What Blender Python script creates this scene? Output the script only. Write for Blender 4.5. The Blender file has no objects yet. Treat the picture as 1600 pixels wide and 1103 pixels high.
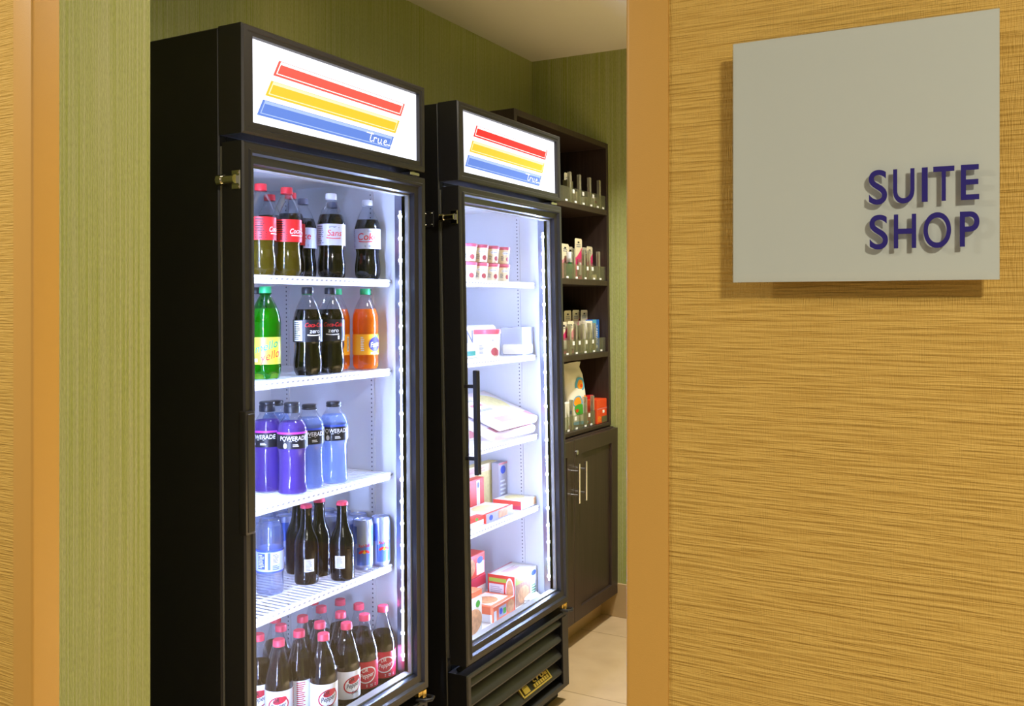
import bpy, bmesh, math, random
from mathutils import Vector, Matrix
random.seed(7)
C = bpy.context.scene.collection
PI = math.pi

# ------------------------------------------------------------------ materials
def lin(h):
    h = h.lstrip('#'); o = []
    for i in (0, 2, 4):
        v = int(h[i:i+2], 16) / 255
        o.append(v / 12.92 if v <= .04045 else ((v + .055) / 1.055) ** 2.4)
    return (*o, 1)

def base(name):
    m = bpy.data.materials.new(name); m.use_nodes = True
    return m, m.node_tree.nodes, m.node_tree.links, m.node_tree.nodes['Principled BSDF']

def pm(name, col, rough=.5, metal=0, coat=0, bump=0, bscale=200, var=0, spec=.5, sub=0):
    """principled with a little procedural variation and grain"""
    m, N, L, p = base(name)
    c = lin(col) if isinstance(col, str) else (*col, 1)
    p.inputs['Base Color'].default_value = c
    p.inputs['Roughness'].default_value = rough
    p.inputs['Metallic'].default_value = metal
    p.inputs['Coat Weight'].default_value = coat
    p.inputs['Specular IOR Level'].default_value = spec
    if sub:
        p.inputs['Subsurface Weight'].default_value = sub
        p.inputs['Subsurface Radius'].default_value = (.01, .01, .01)
    if bump or var:
        tc = N.new('ShaderNodeTexCoord'); no = N.new('ShaderNodeTexNoise')
        no.inputs['Scale'].default_value = bscale; no.inputs['Detail'].default_value = 3
        L.new(tc.outputs['Object'], no.inputs['Vector'])
        if bump:
            b = N.new('ShaderNodeBump'); b.inputs['Strength'].default_value = bump; b.inputs['Distance'].default_value = .001
            L.new(no.outputs['Fac'], b.inputs['Height']); L.new(b.outputs['Normal'], p.inputs['Normal'])
        if var:
            mx = N.new('ShaderNodeMix'); mx.data_type = 'RGBA'
            mx.inputs['A'].default_value = tuple(v * (1 - var) for v in c[:3]) + (1,)
            mx.inputs['B'].default_value = tuple(min(1, v * (1 + var)) for v in c[:3]) + (1,)
            L.new(no.outputs['Fac'], mx.inputs['Factor']); L.new(mx.outputs['Result'], p.inputs['Base Color'])
    return m

def em(name, col, s):
    m, N, L, p = base(name)
    c = lin(col); p.inputs['Base Color'].default_value = (c[0]*.25, c[1]*.25, c[2]*.25, 1)
    p.inputs['Emission Color'].default_value = lin(col); p.inputs['Emission Strength'].default_value = s
    return m

def clear(name, tint='#ffffff', k=.5, k0=.04, rough=.02, milk=0, power=3, milkcol='#dfe6e8'):
    """thin clear plastic or glass: lets light through, mirrors more at grazing angles"""
    m = bpy.data.materials.new(name); m.use_nodes = True
    N, L = m.node_tree.nodes, m.node_tree.links; N.clear()
    out = N.new('ShaderNodeOutputMaterial'); tr = N.new('ShaderNodeBsdfTransparent'); gl = N.new('ShaderNodeBsdfGlossy')
    tr.inputs['Color'].default_value = lin(tint); gl.inputs['Roughness'].default_value = rough
    lw = N.new('ShaderNodeLayerWeight'); lw.inputs['Blend'].default_value = .5
    po = N.new('ShaderNodeMath'); po.operation = 'POWER'; po.inputs[1].default_value = power
    ml = N.new('ShaderNodeMath'); ml.operation = 'MULTIPLY_ADD'; ml.inputs[1].default_value = k; ml.inputs[2].default_value = k0
    L.new(lw.outputs['Facing'], po.inputs[0]); L.new(po.outputs[0], ml.inputs[0])
    mx = N.new('ShaderNodeMixShader'); L.new(ml.outputs[0], mx.inputs[0])
    src = tr.outputs[0]
    if milk:
        df = N.new('ShaderNodeBsdfDiffuse'); df.inputs['Color'].default_value = lin(milkcol)
        m2 = N.new('ShaderNodeMixShader'); m2.inputs[0].default_value = milk
        L.new(tr.outputs[0], m2.inputs[1]); L.new(df.outputs[0], m2.inputs[2]); src = m2.outputs[0]
    L.new(src, mx.inputs[1]); L.new(gl.outputs[0], mx.inputs[2]); L.new(mx.outputs[0], out.inputs[0])
    return m

def drink(name, col, opac=.5, thru=None, rough=.12):
    """coloured liquid: part coloured see-through, part scattering, shiny skin"""
    m = bpy.data.materials.new(name); m.use_nodes = True
    N, L = m.node_tree.nodes, m.node_tree.links; N.clear()
    out = N.new('ShaderNodeOutputMaterial')
    tr = N.new('ShaderNodeBsdfTransparent'); tr.inputs['Color'].default_value = lin(thru or col)
    df = N.new('ShaderNodeBsdfDiffuse'); df.inputs['Color'].default_value = lin(col)
    tl = N.new('ShaderNodeBsdfTranslucent'); tl.inputs['Color'].default_value = lin(col)
    a = N.new('ShaderNodeMixShader'); a.inputs[0].default_value = .5
    L.new(df.outputs[0], a.inputs[1]); L.new(tl.outputs[0], a.inputs[2])
    b = N.new('ShaderNodeMixShader'); b.inputs[0].default_value = opac
    L.new(tr.outputs[0], b.inputs[1]); L.new(a.outputs[0], b.inputs[2])
    gl = N.new('ShaderNodeBsdfGlossy'); gl.inputs['Roughness'].default_value = rough
    lw = N.new('ShaderNodeLayerWeight'); lw.inputs['Blend'].default_value = .3
    ml = N.new('ShaderNodeMath'); ml.operation = 'MULTIPLY_ADD'; ml.inputs[1].default_value = .4; ml.inputs[2].default_value = .02
    po = N.new('ShaderNodeMath'); po.operation = 'POWER'; po.inputs[1].default_value = 3
    L.new(lw.outputs['Facing'], po.inputs[0]); L.new(po.outputs[0], ml.inputs[0])
    c = N.new('ShaderNodeMixShader'); L.new(ml.outputs[0], c.inputs[0])
    L.new(b.outputs[0], c.inputs[1]); L.new(gl.outputs[0], c.inputs[2]); L.new(c.outputs[0], out.inputs[0])
    return m

def wallpaper(name, ca, cb, scale, bscale, bump, cc=None):
    """ca/cb streaks along one axis plus woven relief"""
    m, N, L, p = base(name)
    p.inputs['Roughness'].default_value = .62; p.inputs['Specular IOR Level'].default_value = .3
    tc = N.new('ShaderNodeTexCoord')
    def noise(sc, det=3, rough=.6, dist=0):
        mp = N.new('ShaderNodeMapping'); mp.inputs['Scale'].default_value = sc
        no = N.new('ShaderNodeTexNoise'); no.inputs['Scale'].default_value = 1; no.inputs['Detail'].default_value = det
        no.inputs['Roughness'].default_value = rough; no.inputs['Distortion'].default_value = dist
        L.new(tc.outputs['Object'], mp.inputs[0]); L.new(mp.outputs[0], no.inputs['Vector']); return no
    n1 = noise(scale); n2 = noise(bscale, 2, .5); n3 = noise((900, 900, 900), 2)
    rp = N.new('ShaderNodeValToRGB'); rp.color_ramp.elements[0].position = .3; rp.color_ramp.elements[1].position = .7
    rp.color_ramp.elements[0].color = lin(ca); rp.color_ramp.elements[1].color = lin(cb)
    L.new(n1.outputs['Fac'], rp.inputs[0])
    mx = N.new('ShaderNodeMix'); mx.data_type = 'RGBA'; mx.blend_type = 'OVERLAY'; mx.inputs['Factor'].default_value = .3
    L.new(rp.outputs[0], mx.inputs['A']); L.new(n2.outputs['Fac'], mx.inputs['B'])
    L.new(mx.outputs['Result'], p.inputs['Base Color'])
    ad = N.new('ShaderNodeMath'); ad.operation = 'MULTIPLY_ADD'; ad.inputs[1].default_value = .14
    L.new(n3.outputs['Fac'], ad.inputs[0]); L.new(n2.outputs['Fac'], ad.inputs[2])
    b = N.new('ShaderNodeBump'); b.inputs['Strength'].default_value = bump; b.inputs['Distance'].default_value = .003
    L.new(ad.outputs[0], b.inputs['Height']); L.new(b.outputs['Normal'], p.inputs['Normal'])
    return m

def grasscloth():
    m, N, L, p = base('yellow_grasscloth')
    p.inputs['Roughness'].default_value = .6; p.inputs['Specular IOR Level'].default_value = .25
    tc = N.new('ShaderNodeTexCoord')
    mp = N.new('ShaderNodeMapping'); mp.inputs['Scale'].default_value = (13, 13, 300)
    no = N.new('ShaderNodeTexNoise'); no.inputs['Scale'].default_value = 1; no.inputs['Detail'].default_value = 2; no.inputs['Roughness'].default_value = .5
    L.new(tc.outputs['Object'], mp.inputs[0]); L.new(mp.outputs[0], no.inputs['Vector'])
    mp2 = N.new('ShaderNodeMapping'); mp2.inputs['Scale'].default_value = (850, 850, 60)
    n2 = N.new('ShaderNodeTexNoise'); n2.inputs['Scale'].default_value = 1; n2.inputs['Detail'].default_value = 1
    L.new(tc.outputs['Object'], mp2.inputs[0]); L.new(mp2.outputs[0], n2.inputs['Vector'])
    rp = N.new('ShaderNodeValToRGB')
    e = rp.color_ramp.elements; e[0].position = .36; e[1].position = .58
    e[0].color = lin('#c39e4c'); e[1].color = lin('#d0ac58')
    L.new(no.outputs['Fac'], rp.inputs[0]); L.new(rp.outputs[0], p.inputs['Base Color'])
    ad = N.new('ShaderNodeMath'); ad.operation = 'MULTIPLY_ADD'; ad.inputs[1].default_value = .3
    L.new(n2.outputs['Fac'], ad.inputs[0]); L.new(no.outputs['Fac'], ad.inputs[2])
    b = N.new('ShaderNodeBump'); b.inputs['Strength'].default_value = .62; b.inputs['Distance'].default_value = .006
    L.new(ad.outputs[0], b.inputs['Height']); L.new(b.outputs['Normal'], p.inputs['Normal'])
    return m

def tile_mat():
    m, N, L, p = base('beige_tile')
    p.inputs['Roughness'].default_value = .35
    tc = N.new('ShaderNodeTexCoord')
    mp = N.new('ShaderNodeMapping'); mp.inputs['Location'].default_value = (1.16, -3.05 + 6.1, 0)
    br = N.new('ShaderNodeTexBrick'); br.offset = 0; br.squash = 1
    br.inputs['Scale'].default_value = 1; br.inputs['Brick Width'].default_value = .61; br.inputs['Row Height'].default_value = .61
    br.inputs['Mortar Size'].default_value = .0025; br.inputs['Mortar Smooth'].default_value = .1
    br.inputs['Color1'].default_value = lin('#b89f7a'); br.inputs['Color2'].default_value = lin('#bda581'); br.inputs['Mortar'].default_value = lin('#8a7552')
    L.new(tc.outputs['Object'], mp.inputs[0]); L.new(mp.outputs[0], br.inputs['Vector'])
    no = N.new('ShaderNodeTexNoise'); no.inputs['Scale'].default_value = 9; no.inputs['Detail'].default_value = 6
    L.new(tc.outputs['Object'], no.inputs['Vector'])
    mx = N.new('ShaderNodeMix'); mx.data_type = 'RGBA'; mx.blend_type = 'SOFT_LIGHT'; mx.inputs['Factor'].default_value = .35
    L.new(br.outputs['Color'], mx.inputs['A']); L.new(no.outputs['Fac'], mx.inputs['B']); L.new(mx.outputs['Result'], p.inputs['Base Color'])
    return m

def wood_mat():
    m, N, L, p = base('espresso_wood')
    p.inputs['Roughness'].default_value = .42
    tc = N.new('ShaderNodeTexCoord'); mp = N.new('ShaderNodeMapping'); mp.inputs['Scale'].default_value = (120, 120, 5)
    no = N.new('ShaderNodeTexNoise'); no.inputs['Scale'].default_value = 1; no.inputs['Detail'].default_value = 4
    L.new(tc.outputs['Object'], mp.inputs[0]); L.new(mp.outputs[0], no.inputs['Vector'])
    rp = N.new('ShaderNodeValToRGB'); e = rp.color_ramp.elements; e[0].position = .3; e[1].position = .75
    e[0].color = lin('#281d19'); e[1].color = lin('#3a2d28')
    L.new(no.outputs['Fac'], rp.inputs[0]); L.new(rp.outputs[0], p.inputs['Base Color'])
    return m

M = dict(
    yellow=grasscloth(),
    trim=pm('ochre_trim', '#c99c4a', .45, bump=.15, bscale=600),
    green=wallpaper('green_wallpaper', '#8f9a44', '#aaac80', (240, 240, 1.3), (560, 560, 90), .5),
    paint=pm('ceiling_paint', '#dcd8cf', .9, bump=.2, bscale=500),
    tile=tile_mat(), basetile=pm('baseboard_tile', '#b59b72', .35, var=.06, bscale=8),
    wood=wood_mat(),
    black=pm('black_plastic', (.0195, .019, .0205), .36, bump=.12, bscale=900),
    blackmetal=pm('black_painted_metal', (.0115, .0112, .0118), .42, bump=.08, bscale=500),
    dark=pm('dark_void', (.006, .006, .006), .7),
    liner=pm('white_liner', '#e9ecf2', .35, var=.02, bscale=6),
    wire=pm('white_wire', '#f0f2f6', .35),
    slot=pm('slot_grey', '#9096a8', .6),
    hole=pm('hole_dark', '#4b5068', .8),
    chrome=pm('chrome', '#dcd8c8', .12, 1), brass=pm('brass', '#f0cf78', .38, 1),
    steel=pm('brushed_steel', '#d2d3d6', .3, 1), alu=pm('lamp_channel', '#aab0c4', .28, 1), gasket=pm('grey_gasket', '#8d8c86', .4, .3),
    glass=clear('door_glass', '#eef3fb', .35, .03, 0, power=4),
    pet=clear('clear_plastic', '#f4f7fb', .55, .05, .03, power=2.5),
    petgreen=clear('green_plastic', '#58d070', .5, .05, .04, power=2.5),
    acrylic=clear('clear_acrylic', '#e9eadf', .4, .05, .02, milk=.05, milkcol='#e6e4d0'), fin=clear('acrylic_fin', '#d9d9cc', .4, .06, .03, milk=.28, milkcol='#d8d6c2'),
    signcover=clear('sign_acrylic', '#f6f8f6', .5, .035, .03, power=4),
    signwhite=pm('frosted_white', '#e6e8e6', .55, bump=.05, bscale=400),
    navy=pm('navy_letter', '#241a72', .4),
    cola=drink('cola', '#0a0606', .96, '#2a140c'), brown=drink('brown_soda', '#1e140f', .86, '#4a3222'),
    amber=drink('backlit_cola', '#8a7620', .5, '#b8a040'), dcola=drink('dark_cola', '#0a0a0d', .95, '#22222a'),  # amber is cola with light from behind painted into its colour
    orange=drink('orange_soda', '#ff8414', .75, '#ff9a30'), lime=drink('lime_soda', '#8fd23a', .5, '#b8f060'),
    purple=drink('purple_drink', '#8c66cc', .55, '#a68ae8'), blue=drink('blue_drink', '#c0d4ff', .36, '#d6e4ff'),
    water=clear('water', '#e6ecfb', .3, .03, .02, power=3, milk=.10, milkcol='#cfd8f8'),
    red=pm('red_print', '#d8242a', .4), capred=pm('red_cap', '#e0343c', .4), cappink=pm('pink_red_cap', '#d8405a', .4),
    capwhite=pm('white_cap', '#e6e8ee', .4), capgreen=pm('green_cap', '#1d9a5c', .4), capblack=pm('black_cap', '#20222c', .35),
    capgrey=pm('grey_cap', '#70748a', .4),
    white=pm('white_print', '#eceef2', .45), labelsilver=pm('silver_label', '#c6cadb', .35),
    print_grey=pm('fine_print', '#70748a', .5), print_black=pm('black_print', '#1a1a22', .5), label_black=pm('black_label', '#15151d', .35),
    label_lime=pm('lime_label', '#cbe03c', .4), label_orange=pm('orange_label', '#ffb020', .4), teal=pm('teal_print', '#168a76', .4),
    fblue=pm('indigo_print', '#2a2470', .4), magenta=pm('magenta_print', '#b83ad0', .4), labelblue=pm('blue_label', '#3a56c8', .4),
    labelpale=pm('pale_blue_label', '#b8c8f4', .4), crimson=pm('crimson_label', '#c01c38', .4),
    glassbrown=pm('dark_brown_glass', '#08070c', .10, bump=.35, bscale=240, spec=.35),
    can_silver=pm('can_silver', '#a9b5da', .3, .55), can_blue=pm('can_blue', '#5a7cd6', .3, .4),
    cream=pm('cream_card', '#e4dcc0', .5), pink=pm('pink_card', '#dc3c78', .45), pinkpale=pm('pale_rose_card', '#d08a90', .5),
    bgreen=pm('green_liquid', '#3aa060', .2), olive=pm('olive_box', '#5d5a3c', .5), boxwhite=pm('white_box', '#eceadf', .45),
    tblue=pm('bright_blue_box', '#2468c8', .4), yellowp=pm('yellow_print', '#f0c020', .45), orangebox=pm('orange_box', '#d8481c', .45),
    sky=pm('sky_print', '#58a8d0', .45), leaf=pm('green_print', '#4aa838', .45), sun=pm('gold_print', '#f0a028', .45),
    frost=pm('frosted_pack', '#f2e6e8', .4, var=.05, bscale=40), mealred=pm('meal_red', '#e0483c', .4), mealorange=pm('meal_orange', '#f07a50', .4),
    mealcrimson=pm('meal_crimson', '#cc3050', .4), food=pm('food_picture', '#d8a070', .5, var=.5, bscale=70), pasta=pm('pasta_picture', '#efdc98', .5, var=.25, bscale=70),
    salad=pm('salad_picture', '#b08468', .5, var=.6, bscale=90), greyprint=pm('grey_panel', '#b4b4c4', .45), mealgreen=pm('meal_green', '#a8c84a', .45),
    tubcream=pm('cream_tub', '#efe2c0', .4), tublid=pm('rose_lid', '#d0607a', .35), lidred=pm('red_lid', '#e05a68', .35), berry=pm('berry_print', '#b05058', .45),
    tray=clear('clear_tray', '#f0f2fa', .4, .06, .05, milk=.35, milkcol='#dfe2f0'), blister=clear('blister', '#fbf6f0', .5, .06, .05, power=2.5, milk=.06),
    led=em('led_lamp', '#bccdff', 1850), ledline=em('led_diffuser', '#b9cbff', 200),
    panel=em('lit_panel', '#eef1ff', 1.4),
    sred=em('lit_red', '#f4584e', 1.0), sredl=em('lit_pale_red', '#ffc9c4', 1.0), syel=em('lit_yellow', '#ffc032', 1.05), syell=em('lit_pale_yellow', '#ffeec0', 1.0),
    sblue=em('lit_blue', '#6088e6', .9), sbluel=em('lit_pale_blue', '#a9c4fb', .95), swhite=em('lit_white', '#ffffff', 1.1),
    sred2=em('lit_true_red', '#f02a2a', .95),
    lampglow=em('downlight_lens', '#ffe2b4', 6),
)

# ------------------------------------------------------------------ mesh helpers
def nb(): return bmesh.new()

def box(bm, x0, x1, y0, y1, z0, z1, m=0, bev=0, seg=1):
    vs = [bm.verts.new((x, y, z)) for x in (x0, x1) for y in (y0, y1) for z in (z0, z1)]
    idx = [(0,1,3,2), (4,6,7,5), (0,4,5,1), (2,3,7,6), (0,2,6,4), (1,5,7,3)]
    fs = [bm.faces.new([vs[i] for i in f]) for f in idx]
    for f in fs: f.material_index = m
    if bev:
        es = list({e for f in fs for e in f.edges})
        r = bmesh.ops.bevel(bm, geom=es, offset=bev, segments=seg, affect='EDGES', profile=.5, material=-1)
        for f in r['faces']: f.material_index = m
    return vs

def quad(bm, pts, m=0):
    f = bm.faces.new([bm.verts.new(p) for p in pts]); f.material_index = m; return f

def prism(bm, pts, ax, d0, d1, m=0):
    """extrude a 2d polygon; ax is the extrusion axis, pts are the other two coordinates in xyz order"""
    def mk(p, d):
        q = list(p); q.insert(ax, d); return bm.verts.new(q)
    a = [mk(p, d0) for p in pts]; b = [mk(p, d1) for p in pts]; n = len(pts); fs = []
    fs.append(bm.faces.new(a)); fs.append(bm.faces.new(b[::-1]))
    for i in range(n): fs.append(bm.faces.new([a[i], b[i], b[(i+1) % n], a[(i+1) % n]]))
    for f in fs: f.material_index = m

def lathe(bm, prof, n=24, m=0, cx=0, cy=0, close=True):
    rings = []
    for r, z in prof:
        if r < 1e-6: rings.append([bm.verts.new((cx, cy, z))])
        else: rings.append([bm.verts.new((cx + r*math.cos(2*PI*k/n), cy + r*math.sin(2*PI*k/n), z)) for k in range(n)])
    fs = []
    for a, b in zip(rings, rings[1:]):
        for k in range(n):
            l = (k+1) % n
            if len(a) == 1 and len(b) == 1: continue
            if len(a) == 1: fs.append(bm.faces.new([a[0], b[l], b[k]]))
            elif len(b) == 1: fs.append(bm.faces.new([a[k], a[l], b[0]]))
            else: fs.append(bm.faces.new([a[k], a[l], b[l], b[k]]))
    if close:
        if len(rings[0]) > 1: fs.append(bm.faces.new(rings[0][::-1]))
        if len(rings[-1]) > 1: fs.append(bm.faces.new(rings[-1]))
    for f in fs: f.material_index = m

def tube(bm, pts, r, n=8, m=0, cap=True):
    pts = [Vector(p) for p in pts]; rings = []; up = None
    for i, p in enumerate(pts):
        t = (pts[min(i+1, len(pts)-1)] - pts[max(i-1, 0)]).normalized()
        if up is None: up = Vector((0, 0, 1)) if abs(t.z) < .9 else Vector((1, 0, 0))
        u = t.cross(up).normalized(); w = u.cross(t).normalized(); up = w
        rings.append([bm.verts.new(p + (u*math.cos(2*PI*k/n) + w*math.sin(2*PI*k/n))*r) for k in range(n)])
    fs = []
    for a, b in zip(rings, rings[1:]):
        for k in range(n): fs.append(bm.faces.new([a[k], a[(k+1) % n], b[(k+1) % n], b[k]]))
    if cap: fs += [bm.faces.new(rings[0][::-1]), bm.faces.new(rings[-1])]
    for f in fs: f.material_index = m

def ribbon(bm, pts, w, plane, m=0):
    """flat stroke of width w through 2d points; plane(u, v) gives the 3d point"""
    n = len(pts); L = []; R = []
    for i, (u, v) in enumerate(pts):
        a = pts[max(i-1, 0)]; b = pts[min(i+1, n-1)]
        dx, dy = b[0]-a[0], b[1]-a[1]; d = math.hypot(dx, dy) or 1
        L.append(bm.verts.new(plane(u - dy/d*w/2, v + dx/d*w/2))); R.append(bm.verts.new(plane(u + dy/d*w/2, v - dx/d*w/2)))
    for i in range(n-1):
        f = bm.faces.new([L[i], R[i], R[i+1], L[i+1]]); f.material_index = m

def finish(name, bm, mats, parent=None, smooth=True, sharp=35, recalc=True):
    me = bpy.data.meshes.new(name)
    if recalc: bmesh.ops.recalc_face_normals(bm, faces=bm.faces)
    bm.to_mesh(me); bm.free()
    for m in (mats if isinstance(mats, (list, tuple)) else [mats]): me.materials.append(m)
    if smooth:
        me.shade_smooth(); me.set_sharp_from_angle(angle=math.radians(sharp))
    return link(name, me, parent)

def link(name, me, parent=None):
    o = bpy.data.objects.new(name, me); C.objects.link(o)
    if parent: o.parent = parent
    return o

def tag(o, label, cat, group=None):
    o['label'] = label; o['category'] = cat
    if group: o['group'] = group
    return o

def thing(name, label, cat, loc=(0, 0, 0), rot=(0, 0, 0), group=None):
    o = bpy.data.objects.new(name, None); C.objects.link(o); o.empty_display_size = .05
    o.location = loc; o.rotation_euler = rot
    return tag(o, label, cat, group)

def struct(name, bm, mats, smooth=True):
    o = finish(name, bm, mats, None, smooth); o['kind'] = 'structure'; return o

_txt = {}
def text_geo(s, res=3, bold=.006):
    """outline of a word as (verts, faces), cap height scaled to 1, starting at x = 0"""
    key = (s, bold)
    if key not in _txt:
        cu = bpy.data.curves.new('word', 'FONT'); cu.body = s; cu.resolution_u = res; cu.offset = bold
        o = bpy.data.objects.new('word', cu); C.objects.link(o)
        bpy.context.view_layer.update()
        me = bpy.data.meshes.new_from_object(o.evaluated_get(bpy.context.evaluated_depsgraph_get()))
        vs = [(v.co.x, v.co.y) for v in me.vertices]; fs = [tuple(p.vertices) for p in me.polygons]
        bpy.data.objects.remove(o); bpy.data.curves.remove(cu); bpy.data.meshes.remove(me)
        x0 = min(v[0] for v in vs); H = .729
        _txt[key] = ([((x - x0)/H, y/H) for x, y in vs], fs, (max(v[0] for v in vs) - x0)/H)
    return _txt[key]

def put_text(bm, s, fn, m=0, box2=None):
    """fn(u, v) maps glyph space to 3d; with box2 the glyph box is squeezed to 0..1"""
    vs, fs, w = text_geo(s, 10, .009) if box2 else text_geo(s)
    if box2:
        ys = [v[1] for v in vs]; y0, y1 = min(ys), max(ys); vs = [(x/w, (y-y0)/(y1-y0)) for x, y in vs]
    b = [bm.verts.new(fn(u, v)) for u, v in vs]
    for f in fs:
        try: bm.faces.new([b[i] for i in f]).material_index = m
        except ValueError: pass

def wrap_text(bm, s, R, zb, size, a0, m=0, slant=0, rise=0, wide=1):
    """word on a cylinder, centred on angle a0"""
    w = text_geo(s)[2]*size*wide
    def fn(u, v):
        t = u*size*wide - w/2 + v*size*slant
        a = a0 + t/R
        return (R*math.cos(a), R*math.sin(a), zb + v*size + t*rise)
    put_text(bm, s, fn, m)

def wrap_patch(bm, R, a0, a1, z0, z1, m=0, n=None):
    n = n or max(2, int(abs(a1-a0)/.2)+1)
    for k in range(n):
        s, t = a0 + (a1-a0)*k/n, a0 + (a1-a0)*(k+1)/n
        quad(bm, [(R*math.cos(s), R*math.sin(s), z0), (R*math.cos(t), R*math.sin(t), z0), (R*math.cos(t), R*math.sin(t), z1), (R*math.cos(s), R*math.sin(s), z1)], m)

def wrap_oval(bm, R, a0, zc, ru, rv, m=0, ring=0, tilt=0, n=22):
    """oval (or oval ring) printed on a cylinder"""
    def P(k, s):
        u, v = ru*s*math.cos(2*PI*k/n), rv*s*math.sin(2*PI*k/n)
        u, v = u*math.cos(tilt) - v*math.sin(tilt), u*math.sin(tilt) + v*math.cos(tilt)
        a = a0 + u/R; return (R*math.cos(a), R*math.sin(a), zc + v)
    steps = ([1-ring, 1] if ring else [0, .35, .7, 1])
    for s, t in zip(steps, steps[1:]):
        for k in range(n):
            if s == 0: quad(bm, [P(k, t), P(k+1, t), P(0, 0)], m)
            else: quad(bm, [P(k, s), P(k+1, s), P(k+1, t), P(k, t)], m)

# ------------------------------------------------------------------ the room  (camera at the origin of x, y)
XA, YB, ZC = -2.03, 3.89, 2.54            # long wall, end wall, shop ceiling
XL, XR, Y0, Y1 = -1.484, -.398, 1.0, 1.245   # opening in the thick front wall
bm = nb(); box(bm, -4, 2.7, -1.6, YB+.1, -.1, 0); struct('floor', bm, M['tile'])
bm = nb(); box(bm, XA-.1, 2.7, Y1-.02, YB+.1, ZC, ZC+.1); struct('ceiling', bm, M['paint'])
bm = nb(); box(bm, -4, 2.7, -1.6, Y0+.02, 2.6, 2.7); struct('ceiling_hall', bm, M['paint'])
bm = nb(); box(bm, XA-.1, XA, Y1-.05, YB+.1, 0, ZC); struct('wall_left', bm, M['green'])
bm = nb(); box(bm, XA, 2.7, YB, YB+.1, 0, ZC); struct('wall_back', bm, M['green'])
bm = nb(); box(bm, 2.6, 2.7, Y1, YB, 0, ZC); struct('wall_right', bm, M['green'])
def front_wall(name, x0, x1, z0, z1):
    bm = nb(); box(bm, x0, x1, Y0, Y1, z0, z1)
    bm.normal_update()
    bmesh.ops.recalc_face_normals(bm, faces=bm.faces)
    for f in bm.faces: f.material_index = 0 if f.normal.y < -.5 else 1
    struct(name, bm, [M['yellow'], M['green']])
front_wall('wall_front_left', -4, XL, 0, 2.7)
front_wall('wall_front_right', XR, 2.7, 0, 2.7)
front_wall('wall_front_top', XL, XR, 2.3, 2.7)
def guard(name, xe, sgn):
    """L-shaped corner guard wrapping the wall's outer corner"""
    t = .0022; w = .049; r = .005
    bm = nb(); xo = xe - sgn*t; yo = Y0 - t
    pts = [(xe + sgn*w, Y0 + .0005), (xe + sgn*w, yo)]
    for k in range(5):
        a = PI/2*k/4
        pts.append((xo + sgn*(r - r*math.sin(a)), yo + r - r*math.cos(a)))
    pts += [(xo, Y0 + w), (xe + sgn*.0005, Y0 + w), (xe + sgn*.0005, Y0 + .0005)]
    prism(bm, pts, 2, .0, 2.3)
    struct(name, bm, M['trim'])
guard('trim_1', XR, 1); guard('trim_2', XL, -1)
bm = nb(); box(bm, -1.69, 2.6, YB-.011, YB, 0, .151, 0, .002)
struct('baseboard_back', bm, M['basetile'])

# ------------------------------------------------------------------ wall sign
sg = thing('room_sign', 'square frosted white room sign with navy letters on the yellow wall', 'sign', (-.1452, 1.0, 1.4225))
hw = .1256; SH = .2535
bm = nb(); box(bm, -hw+.0004, hw-.0004, -.0205, -.0185, .0004, SH-.0004); finish('backing_panel', bm, M['signwhite'], sg)
for sx in (-1, 1):
    for z in (.05, .2):
        bm = nb(); box(bm, sx*.07-.02, sx*.07+.02, -.0185, 0, z-.02, z+.02); finish('mounting_pad', bm, M['white'], sg)
bm = nb()   # acrylic slab with chamfered front edge
c = .009; ys = (-.0207, -.0225, -.0260)
def ring(y, d): return [bm.verts.new((x, y, z)) for x, z in ((-hw+d, d), (hw-d, d), (hw-d, SH-d), (-hw+d, SH-d))]
rs = [ring(ys[0], 0), ring(ys[1], 0), ring(ys[2], c)]
bm.faces.new(rs[0]); bm.faces.new(rs[2][::-1])
for a, b in zip(rs, rs[1:]):
    for k in range(4): bm.faces.new([a[k], a[(k+1) % 4], b[(k+1) % 4], b[k]])
finish('acrylic_cover', bm, M['signcover'], sg, smooth=False)
def letter(ch, x0, x1, z1, z0, y=-.0266):
    bm = nb(); X0, Z0 = x0 + .1452, z0 - 1.4225
    put_text(bm, ch, lambda u, v: (X0 + u*(x1-x0), y, Z0 + v*(z1-z0)), 0, True)
    r = bmesh.ops.extrude_face_region(bm, geom=list(bm.faces))
    for v in r['geom']:
        if isinstance(v, bmesh.types.BMVert): v.co.y += .001
    finish('letter', bm, M['navy'], sg, smooth=False)
for ch, x0, x1, z1, z0 in [('S', -.134, -.1172, 1.5315, 1.4975), ('U', -.1117, -.0925, 1.531, 1.4975), ('I', -.086, -.0808, 1.531, 1.498), ('T', -.076, -.0577, 1.531, 1.498), ('E', -.0522, -.0367, 1.531, 1.498),
                           ('S', -.1333, -.1164, 1.4875, 1.4535), ('H', -.111, -.091, 1.487, 1.454), ('O', -.0845, -.0605, 1.4875, 1.4535), ('P', -.053, -.0365, 1.487, 1.454)]:
    letter(ch, x0, x1, z1, z0)

# ------------------------------------------------------------------ glass-door refrigerators
W = .686; GL, GR, GB, GT = .044, .645, .392, 1.70
DB, DT = .345, 1.747
IR, IL, IB, IF = .656, .030, -.545, -.075      # liner: right, left, back, front
def frame(bm, x0, x1, y0, y1, z0, z1, w, m=0, bev=.002):
    """rectangular ring facing +x (two stiles, two rails)"""
    box(bm, x0, x1, y0, y0+w, z0, z1, m, bev); box(bm, x0, x1, y1-w, y1, z0, z1, m, bev)
    box(bm, x0, x1, y0+w-.002, y1-w+.002, z1-w, z1, m, bev); box(bm, x0, x1, y0+w-.002, y1-w+.002, z0, z0+w, m, bev)

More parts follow.
